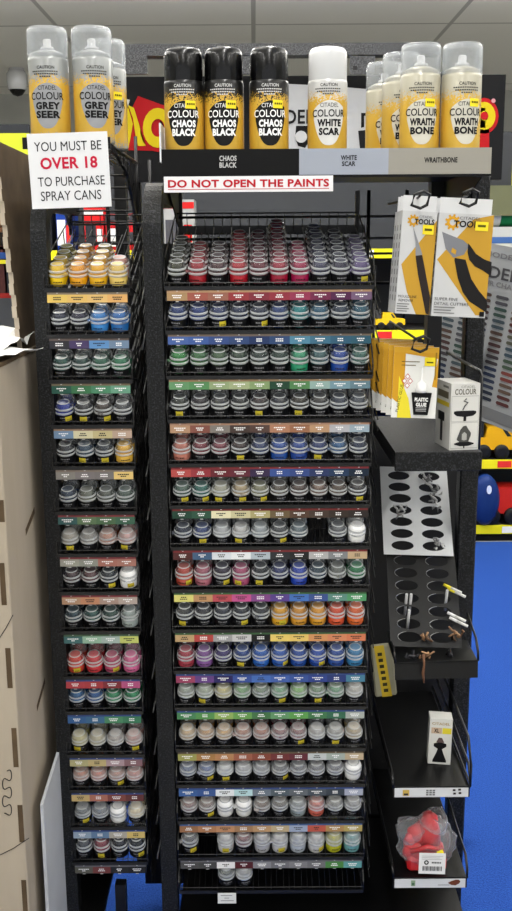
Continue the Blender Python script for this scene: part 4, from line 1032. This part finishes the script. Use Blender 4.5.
crumple([(-.60, -.17), (-.425, -.17), (-.395, -.08), (-.392, .02), (-.41, .24), (-.60, .24)], 'large crumpled white paper lying on the left cabinet top', 3, .022)
crumple([(-.44, -.16), (-.40, -.165), (-.348, -.06), (-.352, -.035), (-.40, -.04), (-.44, -.03)], 'torn white paper corner sticking out past the cabinet edge', 8, .010)
m = MB()
m.M = Matrix.Identity(4)
q1 = U(40, 805, -.13); q0 = U(56.5, 752, .0); q0 = q1+(q0-q1)*1.5; dn = Vector((.0, 0, -1))
pl = [q0, q1, Vector((q1.x, q1.y, .0)), Vector((q0.x, q0.y, .0))]
tv = Vector((.005, .003, 0))
m.face(pl, WHITE); m.face([p+tv for p in pl][::-1], WHITE)
for k in range(4): m.face([pl[k], pl[(k+1) % 4], pl[(k+1) % 4]+tv, pl[k]+tv])
o = m.build('leaning_board', 'foam_board'); tag(o, 'pale grey sheet of board leaning between the cabinet and narrow rack', 'board')
# ------------------------------------------------------------------ background shelving run
def gondola(x0, x1, Y, name_label):
    g = thing('shelving_unit', ((x0+x1)/2, Y, 0), name_label, 'shelving'); h = (x1-x0)/2
    m = MB(); m.box((-h, .45, 0), (h, .50, 2.05), col=hx('3a3c40')); m.build('rear_board', 'print_matte', g)
    m = MB()
    for z in (.09, .43, .75, 1.08, 1.47): m.box((-h, .0, z-.03), (h, .45, z), col=hx('2a2a2c'))
    m.box((-h, .02, 0), (h, .45, .06), col=hx('101012')); m.build('shelf_board', 'print_matte', g)
    m = MB()
    for z in (.09, .43, .75, 1.08, 1.47):
        m.box((-h, -.008, z-.045), (h, 0, z), col=hx('e6dc20'))
    rr = random.Random(int(x0*100))
    for z in (.09, .43, .75, 1.08, 1.47):
        x = -h+.05
        while x < h-.12:
            m.rect(x, z-.040, x+.07, z-.006, -.009, hx(rr.choice(['e8e8e8', 'e8e8e8', 'e03030']))); x += rr.uniform(.10, .35)
    m.build('price_rail', 'print_matte', g)
    for xa, xb in ((-h, -1.08), (1.20, h)):
        m = MB(); m.box((xa, .0, 1.76), (xb, .03, 2.01), col=hx('b4bc30')); m.box((xa, .005, 2.01), (xb, .03, 2.05), col=hx('2a2c30')); m.build('header_panel', 'print_matte', g)
    m = MB(); m.box((1.0, .004, 1.62), (h, .02, 1.76), col=hx('5c5e46')); m.build('lower_header', 'print_matte', g)
    return g
gondola(-2.3, 2.35, 3.2, 'long far shelving run with yellow price rails and green header')
rr = random.Random(11)
def toybox(x, Y, z, w, h, d, cols, label, text=None):
    m = MB(); m.box((-w/2, 0, 0), (w/2, d, h), col=hx(cols[0])); y = -.001
    m.rect(-w*.45, h*.1, w*.1, h*.6, y, hx(cols[1])); m.rect(-w*.5, h*.82, w*.5, h*.95, y, hx(cols[2])); m.rect(w*.15, h*.15, w*.42, h*.5, y, hx(cols[2]))
    if text: m.text(text, 0, h*.5, w*.7, h*.35, y*2, hx('f4f4f4'), .04)
    o = m.build('toy_box', 'print_matte', None, (x, Y, z)); tag(o, label, 'toy box', 'boxed toys on the far shelves')
PALS = [('c01c20', '2a2a30', 'e8e8e8'), ('b01a20', 'd8d8d8', '3a3a40'), ('1c3c90', 'e8e8e8', 'd83028'), ('26282e', '8a8a90', 'e0c020'), ('d8b820', '2a2a2a', 'e8e8e8'), ('9a9c9c', '4a4a50', 'c02020')]
def vehicle(x, Y, z, s, c1, c2, label, rz=0):
    v = thing('toy_truck', (x, Y, z), label, 'toy vehicle', 'toy vehicles on the far shelves', (0, 0, rz))
    b = MB(); b.slab([(-.16*s, .05*s), (.16*s, .05*s), (.16*s, .11*s), (.07*s, .12*s), (.03*s, .18*s), (-.08*s, .18*s), (-.09*s, .12*s), (-.16*s, .11*s)], 0, .12*s, hx(c1)); b.build('truck_body', 'print', v)
    b = MB(); b.slab([(-.15*s, .12*s), (-.10*s, .12*s), (-.10*s, .22*s), (-.16*s, .20*s)], .01*s, .11*s, hx(c2)); b.poly([(.03*s, .125*s), (.055*s, .125*s), (.02*s, .17*s), (-.0*s, .17*s)], -.001, hx(c2)); b.build('truck_trim', 'print', v)
    for wx in (-.10, .0, .10):
        w = MB(); w.M = Matrix.Translation((wx*s, -.01*s, .04*s)) @ Matrix.Rotation(PI/2, 4, 'X') ; w.lathe([(.02*s, -.02*s), (.04*s, -.02*s), (.042*s, 0), (.04*s, .015*s), (.018*s, .015*s)], 16, col=hx('18181a')); w.build('wheel', 'print', v)
def gx(px, z_or_py, Y=3.22): return U(px, z_or_py, Y)
# left gap: red boxes and blue box
for (pa, pb_, zz, hh, pal, lab) in ((85, 104, 1.47, .20, 0, 'red boxed toy seen through the narrow rack opening, left of the two'), (106, 136, 1.47, .17, 1, 'red and white boxed toy seen through the narrow rack opening'),
                                (57, 72, 1.47, .24, 2, 'tall blue boxed toy seen beside the left rack post')):
    a = U(pa, 240, 3.23); b_ = U(pb_, 240, 3.23); toybox((a.x+b_.x)/2, 3.23, zz, b_.x-a.x, hh, .2, PALS[pal], lab)
a = U(487, 240, 3.23); b_ = U(530, 240, 3.23); toybox((a.x+b_.x)/2, 3.23, 1.47, b_.x-a.x, .075, .2, ('1c2c50', 'd8b820', 'e8e8e8'), 'dark blue boxed toy at the right edge of the top shelf', 'br')
k = 0; cnt = {}
for z in (1.47, 1.08, .75, .43):
    x = -1.7 if z > 1.2 else -1.9
    while x < 2.2:
        w = rr.uniform(.16, .34); h = rr.uniform(.12, .24)
        cx_ = x+w/2
        used = (z == 1.47 and (-1.05 < cx_ < -.5 or .40 < cx_ < 1.8)) or (z == .43 and .9 < cx_ < 1.45) or (z < 1.0 and cx_ < .3) or (z == 1.08 and .5 < cx_ < .80) or (-.35 < cx_ < .45)
        if not used:
            k += 1; cnt[z] = cnt.get(z, 0)+1; toybox(cx_, 3.25+rr.uniform(0, .05), z, w-.02, h, .2, PALS[rr.randint(0, 5)], 'boxed toy, %s from the left on the far shelf at %s height' % (['zero', 'first', 'second', 'third', 'fourth', 'fifth', 'sixth', 'seventh', 'eighth', 'ninth', 'tenth', 'eleventh', 'twelfth'][min(12, cnt[z])], {1.47: 'eye', 1.08: 'chest', .75: 'waist', .43: 'knee'}[z]))
        x += w
p = U(390, 336, 3.22); vehicle(p.x, 3.22, 1.081, .45, 'e8c020', '3a3a3a', 'small yellow toy car on the far shelf left of the glue packets')
p = U(497, 455, 3.22); vehicle(p.x+.02, 3.22, .431, .9, 'e0a818', '24262a', 'yellow and black toy truck on the lower far shelf at right')
p = U(500, 515, 3.22); vehicle(p.x+.06, 3.22, .091, 1.05, 'c82820', '2a2c30', 'red toy truck standing on the lowest far shelf')
m = MB(); m.M = Matrix.Rotation(PI/2, 4, 'X'); m.lathe([(.02, -.08), (.11, -.09), (.13, -.07), (.13, -.02), (.10, 0), (.02, 0)], 28, (0, 0, 0), hx('16306a')); m.M = Matrix.Translation((.02, -.002, .06)) @ Matrix.Rotation(PI/2, 4, 'X'); m.lathe([(.001, 0), (.022, 0), (.022, .004)], 16, (0, 0, 0), hx('d0d8e8'))
p = U(484, 512, 3.20); o = m.build('toy_wheel_pack', 'print', None, (p.x-.0, 3.16, .225)); tag(o, 'round blue toy package on the lowest far shelf beside the red truck', 'toy')
o.scale = (.55, 1, 1)
# packaging on the hammered shelf's back and the white roll at right
m = MB(); m.M = Matrix.Rotation(PI/2, 4, 'Y'); m.lathe([(.02, 0), (.055, 0), (.057, .005), (.057, .35)], 24, (0, 0, 0), hx('d4d6d6'))
m.lathe([(.0575, .10), (.0585, .11), (.0585, .17), (.0575, .18)], 24, (0, 0, 0), hx('1a7a48'))
p = U(478, 216, 3.30); p.z = 1.47+.10+.0575; o = m.build('paper_roll', 'print', None, p); tag(o, 'white roll with a green end band behind the cutters cartons', 'roll')
m = MB(); m.box((0, 0, 0), (.40, .16, .0975), col=hx('a8aaa8')); m.rect(.02, .02, .38, .05, -.001, hx('3a5a90'))
o = m.build('storage_box', 'print_matte', None, (p.x-.02, 3.215, 1.471)); tag(o, 'pale grey box under the white roll on the far top shelf', 'box')
# left far: hanging packets and basket
pk_ = []
for i in range(4):
    q_ = U(2+6*i, 265, 1.6)
    m = MB(); m.box((-.013, 0, -.09), (.013, .02, .06), col=hx(['4a2a28', '2c2e34', '5a3430', '3a3c44'][i])); m.box((-.010, -.001, .02), (.010, 0, .04), col=hx('2a4a8a')); m.tube([(0, .01, .06), (0, .01, .10), (0, .19, .11)], .004, 5, hx('1a1a1a'))
    o = m.build('hanging_tool', 'print_matte', None, q_); tag(o, 'dark packet hanging at the far left, %s from the left edge' % ORD[i], 'packet', 'packets hanging at the far left')
m = MB(); pz = U(5, 295, 1.6); 
m.box((-.75, 0, pz.z-.010), (-.42-.03, .02, pz.z+.006), col=hx('8a2420')); m.box((-.75, .2, 0), (-.45, .22, 1.66), col=hx('5a5c5e')); m.box((-.75, 0, pz.z+.145), (-.45, .2, pz.z+.155), col=hx('2a2a2c')); m.box((-.75, -.004, pz.z+.100), (-.45, .0, pz.z+.112), col=hx('d8d030'))
m.box((-.75, 0, 0), (-.45, .2, .3), col=hx('303236'))
o = m.build('hook_display', 'print_matte', None, (-.32, 1.6, 0)); tag(o, 'small hook display with a red rail at the far left', 'display')
m = MB(); pz2 = U(6, 240, 1.62)
m.lathe([(.07, 0), (.085, .05), (.088, .06)], 18, (0, 0, 0), hx('6a4a34'), caps=True)
for i in range(10): m.tube([(rr.uniform(-.06, .06), rr.uniform(-.06, .06), .05), (rr.uniform(-.06, .06), rr.uniform(-.06, .06), .09)], .008, 6, hx(rr.choice(['8a6a50', '6a4030', 'a08060'])))
o = m.build('woven_basket', 'print_matte', None, (pz2.x-.03, 1.70, pz.z+.1555)); tag(o, 'brown basket of small brown pieces at the far left', 'basket')
# ceiling camera
p = U(17, 82, 6.3)
d = thing('security_camera', (p.x, 6.3, p.z), 'white dome security camera at the upper left beyond the grey cans', 'camera')
m = MB(); m.lathe([(.036, -.03), (.040, .0), (.040, .03), (.03, .045)], 20); m.tube([(0, 0, .04), (0, 0, (ZC-p.z)/1.9)], .03, 12); m.build('housing', 'white_plastic', d)
d.scale = (1.9, 1.9, 1.9)
m = MB(); m.lathe([(.002, -.055), (.018, -.050), (.030, -.035), (.033, -.025)], 18); m.build('lens_dome', 'black_gloss', d)
# lower back beam behind the left cans
# ------------------------------------------------------------------ lights
def area(x, y, z, sx, sy, P_, col=(1, .98, .95), rot=(0, 0, 0)):
    l = bpy.data.lights.new('ceiling_or_fill_light', 'AREA'); l.shape = 'RECTANGLE'; l.size = sx; l.size_y = sy; l.energy = P_; l.color = col
    o = bpy.data.objects.new('ceiling_or_fill_light', l); COL.objects.link(o); o.location = (x, y, z); o.rotation_euler = rot
for x in (-1.6, .1, 1.8):
    for y, P_ in ((-2.7, 12), (-1.0, 17), (.6, 12), (2.6, 12), (5.2, 14)):
        area(x, y, ZC-.03, .14, 1.25, P_)
for y in (-2.0, .3, 2.4):  # added up-facing fill lamps, no real fixtures, to brighten the ceiling
    for x in (-2.2, -.4, 1.4, 3.0): area(x, y, ZC-.42, .5, 1.3, 12 if y < 0 else 22 if y < 1 else 60, rot=(PI, 0, 0))
wd = bpy.data.worlds.new('World'); S.world = wd; wd.use_nodes = True
wd.node_tree.nodes['Background'].inputs[0].default_value = (.95, .97, 1, 1); wd.node_tree.nodes['Background'].inputs[1].default_value = .9
S.view_settings.view_transform = 'Standard'; S.view_settings.look = 'None'; S.view_settings.exposure = -.08; S.view_settings.gamma = 1
S.view_settings.use_curve_mapping = False
